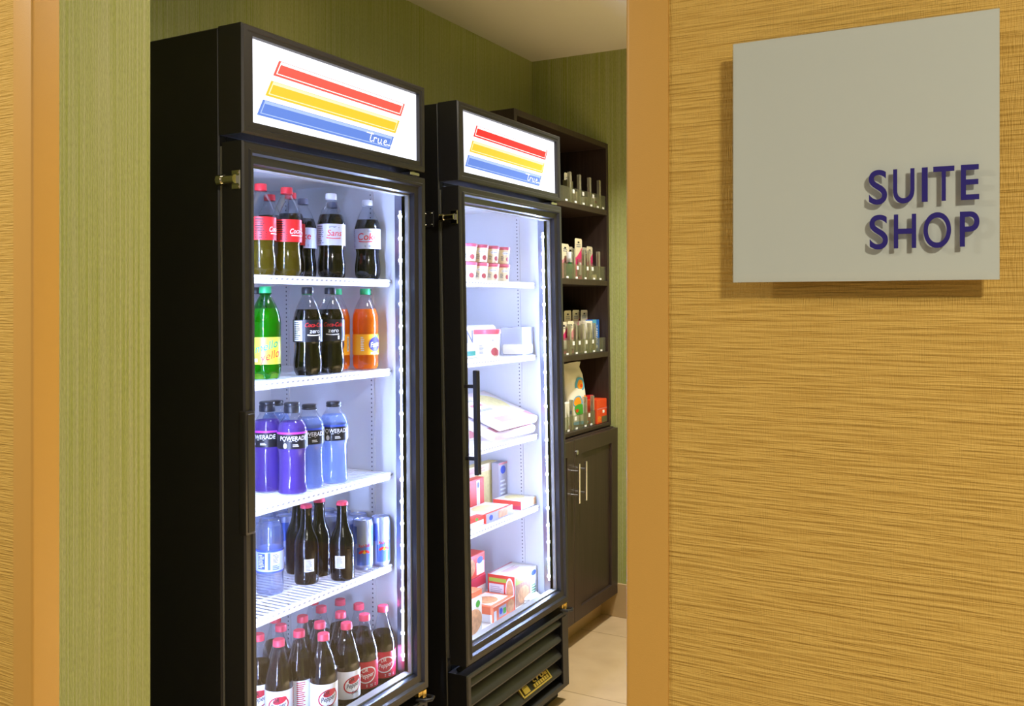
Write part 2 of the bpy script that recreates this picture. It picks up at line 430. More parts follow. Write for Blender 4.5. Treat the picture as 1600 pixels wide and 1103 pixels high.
def loft_frame(bm, rings, m=0):
    """nested rectangles (x, y0, y1, z0, z1) joined into a moulded frame"""
    prev = None
    for x, a, b, c, d in rings:
        r = [bm.verts.new(p) for p in ((x, a, c), (x, b, c), (x, b, d), (x, a, d))]
        if prev:
            for k in range(4):
                f = bm.faces.new([prev[k], prev[(k+1) % 4], r[(k+1) % 4], r[k]]); f.material_index = m
        prev = r

SHELVES = [1.467, 1.222, .936, .683]
FLOORZ = .357
class Fridge: pass
def make_fridge(label, loc, tilt, shelves, second):
    F = Fridge(); F.loc = Vector(loc); F.tilt = tilt; F.shelves = shelves
    R = F.root = thing('display_refrigerator', label, 'refrigerator', loc, (0, -tilt, 0), 'glass door display refrigerators')
    # cabinet
    bm = nb()
    box(bm, -.57, -.071, 0, .0245, .06, 1.996, 0, .003); box(bm, -.57, -.071, W-.0245, W, .06, 1.996, 0, .003)
    box(bm, -.57, -.071, .024, W-.024, 1.751, 1.996, 0, .002); box(bm, -.57, -.555, .024, W-.024, .06, 1.76, 0)
    box(bm, -.57, -.071, .024, W-.024, .06, .340, 0)
    finish('cabinet', bm, M['blackmetal'], R)
    for x in (-.13, -.50):
        for y in (.05, W-.05):
            bm = nb()
            lathe(bm, [(.018, -x*0 + .0 + (-x)*math.sin(tilt)), (.018, .02 + (-x)*math.sin(tilt)), (.012, .025 + (-x)*math.sin(tilt)), (.012, .065)], 12, 0, x, y)
            finish('levelling_foot', bm, M['dark'], R)
    # liner: five white faces with thickness
    bm = nb(); t = .005
    box(bm, IB, IF, IL-t, IL, FLOORZ, 1.745); box(bm, IB, IF, IR, IR+t, FLOORZ, 1.745)
    box(bm, IB-t, IB, IL-t, IR+t, FLOORZ, 1.745); box(bm, IB, IF, IL-t, IR+t, 1.742, 1.748); box(bm, IB-t, IF, IL-t, IR+t, FLOORZ-.012, FLOORZ)
    finish('liner', bm, M['liner'], R)
    bm = nb()
    box(bm, -.071, -.0655, .004, .030, .36, 1.74); box(bm, -.071, -.0655, IR, W-.004, .36, 1.74)
    finish('mullion', bm, M['gasket'], R)
    # perforated shelf standards
    for x in (-.165, -.478):
        for y, s in ((IR, -1), (IL, 1)):
            bm = nb(); box(bm, x-.009, x+.009, min(y, y+s*.003), max(y, y+s*.003), .40, 1.72)
            if s == -1:
                z = .41
                while z < 1.71:
                    ya = y - .0033
                    quad(bm, [(x-.0018, ya, z), (x+.0018, ya, z), (x+.0018, ya, z+.0042), (x-.0018, ya, z+.0042)], 1); z += .0127
            finish('shelf_standard', bm, [M['liner'], M['hole']], R)
    # light bars behind both door stiles
    for y, s in ((IR, -1), (IL, 1)):
        bm = nb(); ya, yb = y, y + s*.016
        box(bm, -.074, -.036, min(ya, yb), max(ya, yb), .385, 1.715, 0, .002)
        lb = finish('light_bar', bm, M['alu'], R)
        bm = nb(); n = 21
        ye = yb + s*.0008
        quad(bm, [(-.0555, ye, .425), (-.0515, ye, .425), (-.0515, ye, 1.655), (-.0555, ye, 1.655)][::-s], 1)
        for k in range(n):
            z = .44 + k*.06
            f = bm.faces.new([bm.verts.new((-.0535 + .0048*math.cos(2*PI*q/12), yb + s*.0016, z + .0048*math.sin(2*PI*q/12))) for q in range(12)][::-s]); f.material_index = 0
        finish('led_strip', bm, [M['led'], M['ledline']], lb, smooth=False, recalc=False)
    # shelves
    for sz in shelves:
        bm = nb(); fx = -.093
        n = 34
        for k in range(n):
            y = IL + .014 + k*(IR-IL-.028)/(n-1)
            tube(bm, [(IB+.02, y, sz-.003), (fx, y, sz-.003)], .0024, 5)
        for x in (-.2, -.33, -.46, IB+.02): tube(bm, [(x, IL+.008, sz-.008), (x, IR-.008, sz-.008)], .003, 6)
        for y in (IL+.008, IR-.008): tube(bm, [(IB+.02, y, sz-.006), (fx, y, sz-.006)], .003, 6)
        sh = finish('wire_shelf', bm, M['wire'], R)
        bm = nb()
        box(bm, fx-.003, fx+.002, IL+.006, IR-.012, sz-.019, sz+.001, 0, .0015)
        for k in range(34):
            y = IL + .02 + k*.0178; xa = fx + .0022
            quad(bm, [(xa, y, sz-.0085), (xa, y+.007, sz-.0085), (xa, y+.0095, sz-.0055), (xa, y+.0025, sz-.0055)], 1)
        finish('price_rail', bm, [M['wire'], M['slot']], sh)
    # header with lit panel
    hd_b, hd_t = 1.763, 1.997
    bm = nb()
    loft_frame(bm, [(-.070, 0, W, hd_b, hd_t), (-.004, 0, W, hd_b, hd_t), (0, .004, W-.004, hd_b+.004, hd_t-.004), (0, .016, W-.016, hd_b+.013, hd_t-.012),
                    (-.003, .018, W-.018, hd_b+.015, hd_t-.014), (-.003, .033, W-.024, hd_b+.027, hd_t-.022), (-.012, .035, W-.026, hd_b+.028, hd_t-.0235), (-.030, .035, W-.026, hd_b+.028, hd_t-.0235)])
    box(bm, -.070, -.040, .002, W-.002, hd_b+.002, hd_t-.002)
    hd = finish('header_box', bm, M['black'], R)
    bm = nb(); box(bm, -.018, -.0125, .034, W-.025, hd_b+.027, hd_t-.0228); finish('light_panel', bm, M['panel'], hd)
    def stripe(y, zt, mo, ml):
        sl, h, w, dz = .52, .0365, .483, -.006
        def P(u, v, x): return (x, y + u*w + (v-1)*h*sl, zt + (v-1)*h + u*dz)
        def par(bm, u0, u1, v0, v1, x, m): quad(bm, [P(u0, v0, x), P(u1, v0, x), P(u1, v1, x), P(u0, v1, x)], m)
        bm = nb(); par(bm, 0, 1, 0, 1, -.0121, 0); par(bm, .014, .986, .13, .97, -.0119, 1); par(bm, .02, .98, .19, .78, -.0117, 0)
        finish('stripe', bm, [mo, ml], hd, smooth=False)
    stripe(.124, 1.944, M['sred2'] if second else M['sred'], M['swhite']); stripe(.099, 1.8945, M['syel'], M['syell']); stripe(.073, 1.8475, M['sblue'], M['sbluel'])
    bm = nb()   # the script word on the blue stripe
    def pl(u, v): return (-.0114, (.452 + (u + v*.22)*.0205*1.2), 1.8150 + v*.0205 - u*.0003)
    w = .0027
    def st(*p): ribbon(bm, p, w/.0205, pl)
    st((-.75, .98), (.45, .98)); st((.12, 1.15), (-.02, .2), (.05, .02), (.25, 0), (.45, .15))
    st((.62, .62), (.62, .0)); st((.62, .35), (.78, .58), (.98, .6), (1.1, .52))
    st((1.35, .62), (1.33, .18), (1.42, .02), (1.62, .02), (1.8, .15)); st((1.85, .62), (1.83, .15), (1.9, 0), (2.08, .02))
    st((2.3, .33), (2.72, .36), (2.75, .52), (2.6, .64), (2.42, .55), (2.32, .3), (2.42, .05), (2.65, 0), (3.0, .1), (3.5, .06))
    finish('script_lettering', bm, M['swhite'], hd, smooth=False)
    # door
    bm = nb()
    loft_frame(bm, [(-.060, .002, W-.002, DB+.002, DT-.002), (-.060, 0, W, DB, DT), (-.004, 0, W, DB, DT), (0, .004, W-.004, DB+.004, DT-.004), (0, .016, W-.016, DB+.016, DT-.016), (.004, .019, W-.019, DB+.019, DT-.019), (.003, .024, W-.024, DB+.024, DT-.024),
                    (-.006, .028, W-.028, DB+.028, DT-.028), (-.010, GL-.003, GR+.0, GB-.003, GT+.003), (-.016, GL, GR, GB, GT), (-.058, GL-.004, GR+.004, GB-.004, GT+.004), (-.060, .002, W-.002, DB+.002, DT-.002)])
    dr = finish('door', bm, M['black'], R)
    bm = nb(); frame(bm, -.050, -.026, GL-.004, GR+.004, GB-.004, GT+.004, .009, 0, .001); finish('glass_spacer', bm, M['gasket'], dr)
    bm = nb(); quad(bm, [(-.022, GL-.003, GB-.003), (-.022, GR+.003, GB-.003), (-.022, GR+.003, GT+.003), (-.022, GL-.003, GT+.003)]); finish('glass_pane', bm, M['glass'], dr)
    bm = nb()
    if second:
        hy = .0135
        box(bm, .030, .045, hy-.008, hy+.010, .903, 1.207, 0, .002); box(bm, .044, .047, hy-.001, hy+.003, .905, 1.205, 0, .0008)
        for z in (.95, 1.16): box(bm, -.001, .031, hy-.005, hy+.005, z-.005, z+.005, 0, .001)
    else:
        box(bm, -.014, .008, -.005, .0245, .912, 1.174, 0, .004, 2)
        box(bm, .0075, .0098, .000, .020, .918, 1.168, 0, .001)
    finish('handle', bm, M['black'], dr)
    # lock on the door edge
    bm = nb(); lz = 1.664 if not second else 1.655
    box(bm, -.030, -.006, -.004, 0, lz-.020, lz+.020, 0, .001)
    tube(bm, [(-.046, -.010, lz), (-.012, -.010, lz)], .0095, 14); tube(bm, [(-.060, -.010, lz), (-.046, -.010, lz)], .012, 14); tube(bm, [(-.0615, -.010, lz), (-.060, -.010, lz)], .006, 12)
    for z in (lz-.015, lz+.015): tube(bm, [(-.011, -.0055, z), (-.011, -.004, z)], .003, 8)
    finish('side_lock', bm, M['chrome'], dr)
    if second:
        bm = nb(); box(bm, -.124, -.090, -.003, 0, lz-.025, lz+.023, 0, .001); pm_ = finish('strike_plate', bm, M['black'], R)
        for x in (-.119, -.096):
            for z in (lz-.018, lz+.016):
                bm = nb(); lathe(bm, [(0, z-.0035), (.003, z-.002), (.0038, z), (.003, z+.002), (0, z+.0035)], 8, 0, x, -.004); finish('screw', bm, M['chrome'], pm_)
    # hinges
    bm = nb(); box(bm, -.045, -.012, W-.055, W-.012, 1.751, 1.760, 0, .001); tube(bm, [(-.022, W-.030, 1.744), (-.022, W-.030, 1.764)], .005, 10); finish('top_hinge', bm, M['steel'], R)
    bm = nb(); box(bm, -.050, -.006, W-.040, W-.006, .330, .3435, 0, .001); box(bm, -.018, -.004, W-.022, W-.006, .322, .343, 0, .001); finish('bottom_hinge', bm, M['brass'], R)
    bm = nb(); tube(bm, [(-.012, W-.045, .325), (.012, W-.036, .324), (.020, W-.018, .322), (.012, W+.004, .320), (-.030, W+.006, .318)], .005, 8); finish('hinge_lever', bm, M['black'], R)
    # louvred grille
    g0, g1 = .052, .318
    bm = nb(); loft_frame(bm, [(-.07, .002, W-.002, g0, g1), (-.006, .002, W-.002, g0, g1), (-.002, .006, W-.006, g0+.004, g1-.004), (-.002, .020, W-.020, g0+.020, g1-.012), (-.008, .024, W-.024, g0+.024, g1-.016), (-.06, .024, W-.024, g0+.024, g1-.016)])
    box(bm, -.069, -.058, .01, W-.01, g0+.01, g1-.01)
    gr = finish('louver_grille', bm, M['blackmetal'], R)
    for k in range(5):
        z = .328 - k*.0565
        if z - .055 < g0: break
        bm = nb(); pts = [(-.054, z-.004), (-.050, z), (-.016, z-.030), (-.007, z-.038), (-.004, z-.045), (-.006, z-.051), (-.013, z-.053), (-.020, z-.048)]
        prism(bm, pts, 1, .022, W-.055, 0); finish('louver', bm, M['black'], gr)
    bm = nb(); box(bm, -.008, -.0, W-.055, W-.020, g0+.02, g1-.014, 0, .001); finish('grille_stile', bm, M['blackmetal'], gr)
    if second:
        B = finish_badge(R)
    bm = nb(); box(bm, -.06, -.045, .01, W-.01, .004+.002, .056); finish('kick_plate', bm, M['dark'], R)
    return F

def finish_badge(R):
    bm = nb(); y0, y1, z0, z1 = .352, .556, .122, .152
    def P(u, v): return (-.006 - .026*v, y0 + u*(y1-y0), z0 + v*(z1-z0))
    def bar(u0, u1, v0, v1): 
        a, b = P(u0, v0), P(u1, v1); m0 = (u0, v0, u1, v1); x = lambda v: -.006 - .026*v
        q = [bm.verts.new((x(v) + e, y0 + u*(y1-y0), z0 + v*(z1-z0) + e*.8)) for e in (-.004, .001) for u, v in ((u0, v0), (u1, v0), (u1, v1), (u0, v1))]
        for f in ((0,1,2,3), (4,5,6,7), (0,1,5,4), (1,2,6,5), (2,3,7,6), (3,0,4,7)): bm.faces.new([q[i] for i in f])
    bar(0, 1, 0, .12); bar(0, .035, 0, .95); bar(.965, 1, 0, .95)
    bar(.09, .27, .2, .62)
    for k in range(5): bar(.095 + k*.037, .115 + k*.037, .62, .78 + .1*(k % 2))
    w = .13
    for pts in ([(.42, .98), (.58, .98)], [(.5, 1.1), (.48, .66), (.55, .58)], [(.62, .86), (.62, .56)], [(.62, .76), (.68, .86), (.71, .84)], [(.74, .86), (.74, .6), (.79, .56), (.82, .6), (.82, .88)], [(.86, .7), (.93, .74), (.9, .87), (.86, .8), (.86, .62), (.93, .58)]):
        tube(bm, [P(u, v) for u, v in pts], .0026, 6)
    for k in range(7): bar(.42 + k*.075, .475 + k*.075, .18, .48)
    return finish('nameplate', bm, M['brass'], R)

F1 = make_fridge('nearest tall black refrigerator full of bottled drinks, red yellow blue lit header', (-1.432, 1.451, 0), .0079, SHELVES, False)
F2 = make_fridge('second black refrigerator holding frozen food, gold nameplate low on its grille', (-1.408, 2.308, 0), .0204, [1.477, 1.222, .940, .687], True)

def place(F, o, X, Y, z, rz=0):
    """stand a thing at world x, y on the shelf at height z inside the (leaning) refrigerator"""
    lx = X - (F.loc.x - math.sin(F.tilt)*z); ly = Y - F.loc.y
    m = Matrix.Translation(F.loc) @ Matrix.Rotation(-F.tilt, 4, 'Y') @ Matrix.Translation((lx, ly, z)) @ Matrix.Rotation(rz, 4, 'Z')
    o.location = m.to_translation(); o.rotation_euler = m.to_euler()
    return o

def relax(pts, r, ylim, xlim, it=200):
    """push circles apart until none touch"""
    p = [list(q[:2]) for q in pts]
    for _ in range(it):
        for i in range(len(p)):
            for j in range(i):
                dx, dy = p[i][0]-p[j][0], p[i][1]-p[j][1]; d = math.hypot(dx, dy) or 1e-6
                R = r[i] + r[j] + .0012
                if d < R:
                    s = (R-d)/2/d
                    p[i][0] += dx*s; p[i][1] += dy*s; p[j][0] -= dx*s; p[j][1] -= dy*s
        for i, q in enumerate(p):
            q[1] = min(max(q[1], ylim[0]+r[i]), ylim[1]-r[i]); q[0] = min(max(q[0], xlim[0]+r[i]), xlim[1]-r[i])
    return p

# ------------------------------------------------------------------ drinks: each kind's part meshes are made once, then shared
KIND = {}
def kind(name, *parts):
    """parts: (part name, bmesh, materials, parent index or None)"""
    out = []
    for pn, bm, mats, par in parts:
        if pn == 'label': bmesh.ops.remove_doubles(bm, verts=bm.verts, dist=1e-5)
        me = bpy.data.meshes.new(pn)
        bmesh.ops.recalc_face_normals(bm, faces=bm.faces) if pn not in ('lettering',) else None
        bm.to_mesh(me); bm.free()
        for m in (mats if isinstance(mats, (list, tuple)) else [mats]): me.materials.append(m)
        me.shade_smooth(); me.set_sharp_from_angle(angle=math.radians(40))
        out.append((pn, me, par))
    KIND[name] = out

def spawn(k, name, F, X, Y, z, label, cat, group, face=-45):
    """face: where the printed front points, degrees from +x"""
    r = thing(name, label, cat, group=group)
    obs = []
    for pn, me, par in KIND[k]:
        o = link(pn, me, r if par is None else obs[par]); obs.append(o)
    place(F, r, X, Y, z, math.radians(face))
    return r

def shrink(prof, d, ztop, zb=.002):
    """liquid just inside the wall of a bottle"""
    out = [(0, zb)]
    for (r, z), (r2, z2) in zip(prof, prof[1:]):
        if z > ztop: break
        out.append((max(r-d, .001), max(z, zb)))
        if z2 > ztop:
            t = (ztop-z)/(z2-z); rr = r + (r2-r)*t - d; out += [(rr, ztop), (0, ztop)]; break
    return out

def cap(r, z0, z1, n=24, m=0):
    bm = nb(); lathe(bm, [(r, z0), (r*1.02, z0+.001), (r, z0+.004)], n, m, close=False)
    k = 40; rings = []
    for z, s in ((z0+.004, 1), (z1-.0015, .97), (z1, .9)):
        rings.append([bm.verts.new((r*s*(1 + (.025 if (i % 2 and z < z1) else 0))*math.cos(2*PI*i/k), r*s*(1 + (.025 if (i % 2 and z < z1) else 0))*math.sin(2*PI*i/k), z)) for i in range(k)])
    for a, b in zip(rings, rings[1:]):
        for i in range(k): bm.faces.new([a[i], a[(i+1) % k], b[(i+1) % k], b[i]])
    bm.faces.new(rings[-1]); bm.faces.new(rings[0][::-1])
    return bm

COLA = [(.0, .003), (.016, .002), (.024, 0), (.030, .002), (.0345, .012), (.0358, .026), (.0352, .042), (.0325, .060), (.0312, .072), (.0325, .082), (.0355, .090), (.0358, .098), (.0358, .134), (.0350, .144), (.0315, .158), (.0255, .174), (.0185, .189), (.0140, .197), (.0125, .2005), (.0152, .2015), (.0152, .2035), (.0125, .2040), (.0125, .212)]
def bottle_shell(prof, petal=True, n=30):
    bm = nb(); lathe(bm, prof, n, close=False)
    if petal:
        for v in bm.verts:
            if v.co.z < .03:
                a = math.atan2(v.co.y, v.co.x); k = .5 - .5*math.cos(5*a)
                v.co.z += .007*k*(1 - v.co.z/.03)*min(1, math.hypot(v.co.x, v.co.y)/.02)
    return bm
def label_band(R, z0, z1, cols, n=36):
    """cols: list of (angle0, angle1, material index) in degrees"""
    bm = nb()
    for a0, a1, m in cols: wrap_patch(bm, R, math.radians(a0), math.radians(a1), z0, z1, m, max(2, int((a1-a0)/10)))
    return bm
def micro(bm, R, a0, z0, z1, w, rows, m=0, seed=1):
    """block of fine print"""
    rnd = random.Random(seed); h = (z1-z0)/rows
    for i in range(rows):
        l = w*(.6 + .4*rnd.random()); wrap_patch(bm, R, a0-w/2/R, a0-w/2/R + l/R, z1-(i+.75)*h, z1-(i+.3)*h, m, 2)
LZ0, LZ1 = .084, .139; LR = .0364; TR = .0368
def cola_kind(name, liquid, capm, band, mats, text, fill=.165, shell='pet', prof=COLA, lz=(LZ0, LZ1), lr=LR, h=(.204, .220), cr=.0145, petal=True):
    bm_s = bottle_shell(prof, petal)
    bm_l = nb(); lathe(bm_l, shrink(prof, .0008, fill), 28, close=False)
    bm_b = label_band(lr, lz[0], lz[1], band); bm_t = nb(); text(bm_t)
    kind(name, ('bottle_shell', bm_s, M[shell], None), ('liquid', bm_l, M[liquid], None), ('label', bm_b, mats, None), ('lettering', bm_t, [M['white'], M['red'], M['print_grey'], M['print_black'], M['teal'], M['fblue'], M['leaf'], M['crimson']], 2), ('cap', cap(cr, *h), M[capm], None))
D = math.radians
def t_coke(bm):
    wrap_text(bm, 'Coca-Cola', TR, .106, .0125, D(0), 0, .25, .08, .8); wrap_patch(bm, TR, D(-38), D(30), .0985, .1005, 0, 8)
    micro(bm, TR, D(-75), .088, .136, .030, 9, 3, 4); wrap_text(bm, '20', TR, .09, .006, D(20), 0)
cola_kind('coke', 'cola', 'capred', [(-180, 180, 0)], M['red'], t_coke)
cola_kind('coke_backlit', 'amber', 'capred', [(-180, 180, 0)], M['red'], t_coke, fill=.125)
def t_diet(bm):
    wrap_text(bm, 'Coke', TR, .108, .0195, D(0), 1, .12); wrap_text(bm, 'Diet', TR, .130, .0055, D(12), 2, .1)
    for k in range(10): wrap_patch(bm, TR, D(-38 + k*6), D(-32 + k*6), .1015 + .00005*(k-5)**2, .1035 + .00008*(k-5)**2, 1, 1)
    micro(bm, TR, D(-85), .088, .136, .026, 9, 2, 5); micro(bm, TR, D(12), .088, .094, .03, 2, 2, 2)
cola_kind('diet', 'dcola', 'capwhite', [(-180, 180, 0)], M['labelsilver'], t_diet)
def t_same(bm):
    wrap_text(bm, 'Sans', TR, .108, .0165, D(25), 1, .15)
    for k in range(10): wrap_patch(bm, TR, D(-8 + k*6), D(-2 + k*6), .1005 + .00005*(k-5)**2, .1025 + .00008*(k-5)**2, 1, 1)
    micro(bm, TR, D(-40), .088, .136, .026, 9, 2, 5); micro(bm, TR, D(25), .128, .134, .028, 2, 2, 8)
cola_kind('diet_plain', 'dcola', 'capwhite', [(-180, 180, 0)], M['labelsilver'], t_same)
cola_kind('diet_grey', 'dcola', 'capgrey', [(-180, 180, 0)], M['labelsilver'], t_diet)
def t_zero(bm):
    wrap_text(bm, 'Coca-Cola', TR, .121, .011, D(20), 1, .25, 0, .8); wrap_text(bm, 'zero', TR, .106, .011, D(20), 0, .1)
    for k in range(9): wrap_patch(bm, TR, D(-10 + k*6), D(-4 + k*6), .099 + .00006*(k-4)**2, .1015 + .00008*(k-4)**2, 0, 1)
    wrap_patch(bm, TR, D(-72), D(-30), .087, .137, 0, 4); micro(bm, TR+.0003, D(-51), .089, .135, .022, 10, 3, 3); wrap_patch(bm, TR, D(38), D(46), .088, .098, 0, 2)
cola_kind('zero', 'cola', 'capblack', [(-180, 180, 0)], M['label_black'], t_zero)
FANTA = [(.0, .003), (.016, .002), (.025, 0), (.031, .002), (.0352, .012), (.0358, .03), (.0345, .04), (.0345, .095), (.0358, .105), (.0358, .135), (.0345, .147), (.031, .160), (.0255, .174), (.0185, .189), (.0140, .197), (.0125, .2005), (.0152, .2015), (.0152, .2035), (.0125, .2040), (.0125, .212)]
def t_fanta(bm):
    R = .0362
    wrap_oval(bm, R, D(0), .069, .021, .020, 5, tilt=.5); wrap_text(bm, 'Fanta', R+.0005, .062, .0145, D(0), 0, .1, .12, .78)
    wrap_oval(bm, R+.0003, D(18), .092, .006, .0035, 6, tilt=.6); wrap_oval(bm, R+.0003, D(2), .0915, .005, .003, 6, tilt=-.4)
    wrap_patch(bm, R, D(48), D(62), .05, .09, 0, 2); micro(bm, R+.0003, D(55), .052, .088, .007, 12, 3); micro(bm, R, D(-60), .05, .09, .01, 8, 0)
    micro(bm, R, D(0), .042, .047, .03, 2, 0)
cola_kind('fanta', 'orange', 'capgreen', [(-180, 180, 0)], M['label_orange'], t_fanta, .165, prof=FANTA, lz=(.040, .096), lr=.0356)
def t_mello(bm):
    R = .0362
    wrap_text(bm, 'mello', R, .070, .0205, D(0), 4, .1, .28, .92); wrap_text(bm, 'yello', R, .048, .0205, D(14), 1, .1, .28, .92)
    wrap_patch(bm, R, D(-52), D(-36), .042, .050, 0, 2)
cola_kind('mello', 'lime', 'capgreen', [(-180, 180, 0)], M['label_lime'], t_mello, .168, 'petgreen', FANTA, (.036, .100), .0356)
def t_sprite(bm): wrap_text(bm, 'Sprite', .0362, .062, .016, D(0), 0, .2, .1); micro(bm, .0362, D(50), .045, .09, .02, 8, 0)
cola_kind('sprite', 'water', 'capgreen', [(-180, 180, 0)], M['teal'], t_sprite, .165, 'petgreen', FANTA, (.040, .096), .0356)
PEP = [(.0, .003), (.016, .002), (.024, 0), (.030, .002), (.0335, .010), (.0345, .022), (.0342, .030), (.0342, .112), (.0345, .118), (.0325, .130), (.0285, .146), (.0235, .163), (.0180, .181), (.0142, .195), (.0125, .2005), (.0152, .2015), (.0152, .2035), (.0125, .2040), (.0125, .212)]
def t_pep(ov, txt, diet):
    def f(bm):
        R = .0353
        for a in (0, 180, 90):
            if a == 90: micro(bm, R, D(a), .036, .102, .024, 13, txt if not diet else 7, 6); continue
            wrap_oval(bm, R, D(a), .070, .027, .021, ov, .13, .3)
            if diet: wrap_oval(bm, R-.0001, D(a+6), .082, .018, .008, 7, 0, .3)
            wrap_text(bm, 'DR', R+.0005, .078, .0105, D(a-8), txt, .1, .12, .8); wrap_text(bm, 'Pepper', R+.0005, .064, .0125, D(a), txt, .1, .18, .78)
            if diet: wrap_text(bm, 'Diet', R+.0005, .047, .008, D(a+6), 3, .15, .1)
        if not diet: micro(bm, R, D(20), .038, .046, .03, 2, txt, 2)
    return f
cola_kind('pepper', 'brown', 'cappink', [(-180, 180, 0)], M['crimson'], t_pep(0, 0, False), .150, prof=PEP, lz=(.034, .104), lr=.0348)
cola_kind('dietpep', 'brown', 'cappink', [(-180, 180, 0)], M['white'], t_pep(7, 3, True), .152, prof=PEP, lz=(.034, .104), lr=.0348)

# sports drinks
PWR = [(0, .004), (.022, .003), (.030, 0), (.0345, .003), (.0358, .012), (.0352, .022), (.0335, .030), (.0330, .060), (.0335, .095), (.0350, .104), (.0362, .110), (.0362, .158), (.0345, .166), (.0285, .177), (.0215, .186), (.0185, .190), (.0185, .197)]
def sport_kind(name, liquid, h, capm, stripe):
    sh = bottle_shell(PWR, False, 32)
    for v in sh.verts:   # softly squared, panelled grip
        if .024 < v.co.z < .102:
            a = math.atan2(v.co.y, v.co.x); v.co.x *= 1 + .03*math.cos(4*a); v.co.y *= 1 + .03*math.cos(4*a)
    l = nb(); lathe(l, shrink(PWR, .001, .176), 28, close=False)
    b = nb(); R = .0367
    wrap_patch(b, R, -PI, PI, .112, .150, 0, 36); wrap_patch(b, R+.0001, -PI, PI, .1475, .1525, 1, 36)
    t = nb(); R += .0005
    wrap_text(t, 'POWERADE', R, .1325, .0108, 0, 0, .05, 0, .9); micro(t, R, 0, .129, .1315, .05, 1, 0); micro(t, R, D(10), .117, .124, .018, 2, 0, 3); wrap_oval(t, R, D(-33), .120, .0045, .0065, 0)
    wrap_patch(t, R, D(65), D(105), .114, .147, 0, 4); micro(t, R+.0003, D(85), .116, .145, .02, 8, 3)
    c = nb(); lathe(c, [(.019, .197), (.0198, .198), (.0198, h-.010), (.0185, h-.008), (.0198, h-.006), (.0190, h-.001), (.017, h)], 26)
    kind(name, ('bottle_shell', sh, M['pet'], None), ('liquid', l, M[liquid], None), ('label', b, [M['label_black'], M[stripe]], None), ('lettering', t, [M['white'], M['red'], M['print_grey'], M['print_black']], 2), ('cap', c, M[capm], None))
sport_kind('sport_purple', 'purple', .222, 'capblack', 'magenta')
sport_kind('sport_blue', 'blue', .210, 'capblack', 'labelblue')

# still water
WAT = [(0, .003), (.02, .002), (.029, 0), (.033, .006), (.0335, .03), (.0325, .045), (.0335, .06), (.0338, .062), (.0338, .112), (.033, .118), (.0338, .13), (.0335, .145), (.030, .165), (.023, .188), (.016, .203), (.0128, .209), (.0128, .216)]
sh = bottle_shell(WAT, True, 30); l = nb(); lathe(l, shrink(WAT, .001, .17), 26, close=False)
b = label_band(.0343, .058, .114, [(-180, 180, 0)])
wrap_patch(b, .0344, -PI, PI, .058, .062, 1, 36); wrap_patch(b, .0344, -PI, PI, .109, .114, 1, 36)
t = nb(); wrap_patch(t, .0347, D(-55), D(-22), .068, .106, 1, 4); micro(t, .0349, D(-38), .070, .104, .018, 9, 0); wrap_patch(t, .0347, D(-10), D(0), .066, .108, 1, 2)
wrap_patch(t, .0347, D(8), D(40), .080, .106, 0, 4); micro(t, .0349, D(24), .082, .104, .017, 6, 1); micro(t, .0347, D(24), .065, .077, .018, 3, 1)
kind('water', ('bottle_shell', sh, M['pet'], None), ('liquid', l, M['water'], None), ('label', b, [M['labelpale'], M['labelblue']], None), ('lettering', t, [M['white'], M['labelblue']], 2), ('cap', cap(.0145, .210, .226), M['capwhite'], None))

# glass bottles
BEER = [(0, .002), (.024, 0), (.029, .001), (.0308, .006), (.0308, .098), (.0295, .108), (.0255, .120), (.0195, .133), (.0155, .148), (.0140, .170), (.0132, .184), (.0146, .186), (.0146, .193), (.0135, .198), (0, .198)]
bt = nb(); lathe(bt, BEER, 32, close=False)
b = nb(); wrap_patch(b, .0312, D(-22), D(26), .034, .066, 0, 5)
t = nb(); micro(t, .0315, D(2), .036, .064, .019, 8, 0, 3)
c = nb(); k = 42; prof = ((.0152, .1925), (.0148, .1965), (.0140, .2005), (.0115, .2020)); rr = []
for r, z in prof: rr.append([c.verts.new((r*(1 + (.05 if i % 2 and z < .2 else 0))*math.cos(2*PI*i/k), r*(1 + (.05 if i % 2 and z < .2 else 0))*math.sin(2*PI*i/k), z)) for i in range(k)])
for a, bb in zip(rr, rr[1:]):
    for i in range(k): c.faces.new([a[i], a[(i+1) % k], bb[(i+1) % k], bb[i]])
c.faces.new(rr[-1])
kind('beer', ('bottle_body', bt, M['glassbrown'], None), ('label', b, M['white'], None), ('lettering', t, M['print_grey'], 1), ('cap', c, M['cappink'], None))

# slim cans
CAN = [(.0, .003), (.019, .003), (.0215, 0), (.0235, .002), (.0262, .010), (.0265, .014), (.0265, .118), (.0258, .124), (.0235, .131), (.0238, .133), (.0228, .1335), (.0218, .1305), (0, .1305)]
bd = nb(); lathe(bd, CAN, 30, close=False)
pt = nb(); R = .0268
for q in (0, 1, 2, 3):   # slanted blue quarters, two high, two low
    a0 = D(90*q + 45); lo, hi = (.014, .066) if q % 2 else (.066, .118)
    n = 8
    for i in range(n):
        s, u = a0 + D(90)*i/n, a0 + D(90)*(i+1)/n; ds = .012*(i/n-.5); du = .012*((i+1)/n-.5)
        b0 = [lo + (ds if lo > .05 else 0), lo + (du if lo > .05 else 0), hi + (du if hi < .1 else 0), hi + (ds if hi < .1 else 0)]
        quad(pt, [(R*math.cos(s), R*math.sin(s), b0[0]), (R*math.cos(u), R*math.sin(u), b0[1]), (R*math.cos(u), R*math.sin(u), b0[2]), (R*math.cos(s), R*math.sin(s), b0[3])], 0)
t = nb()
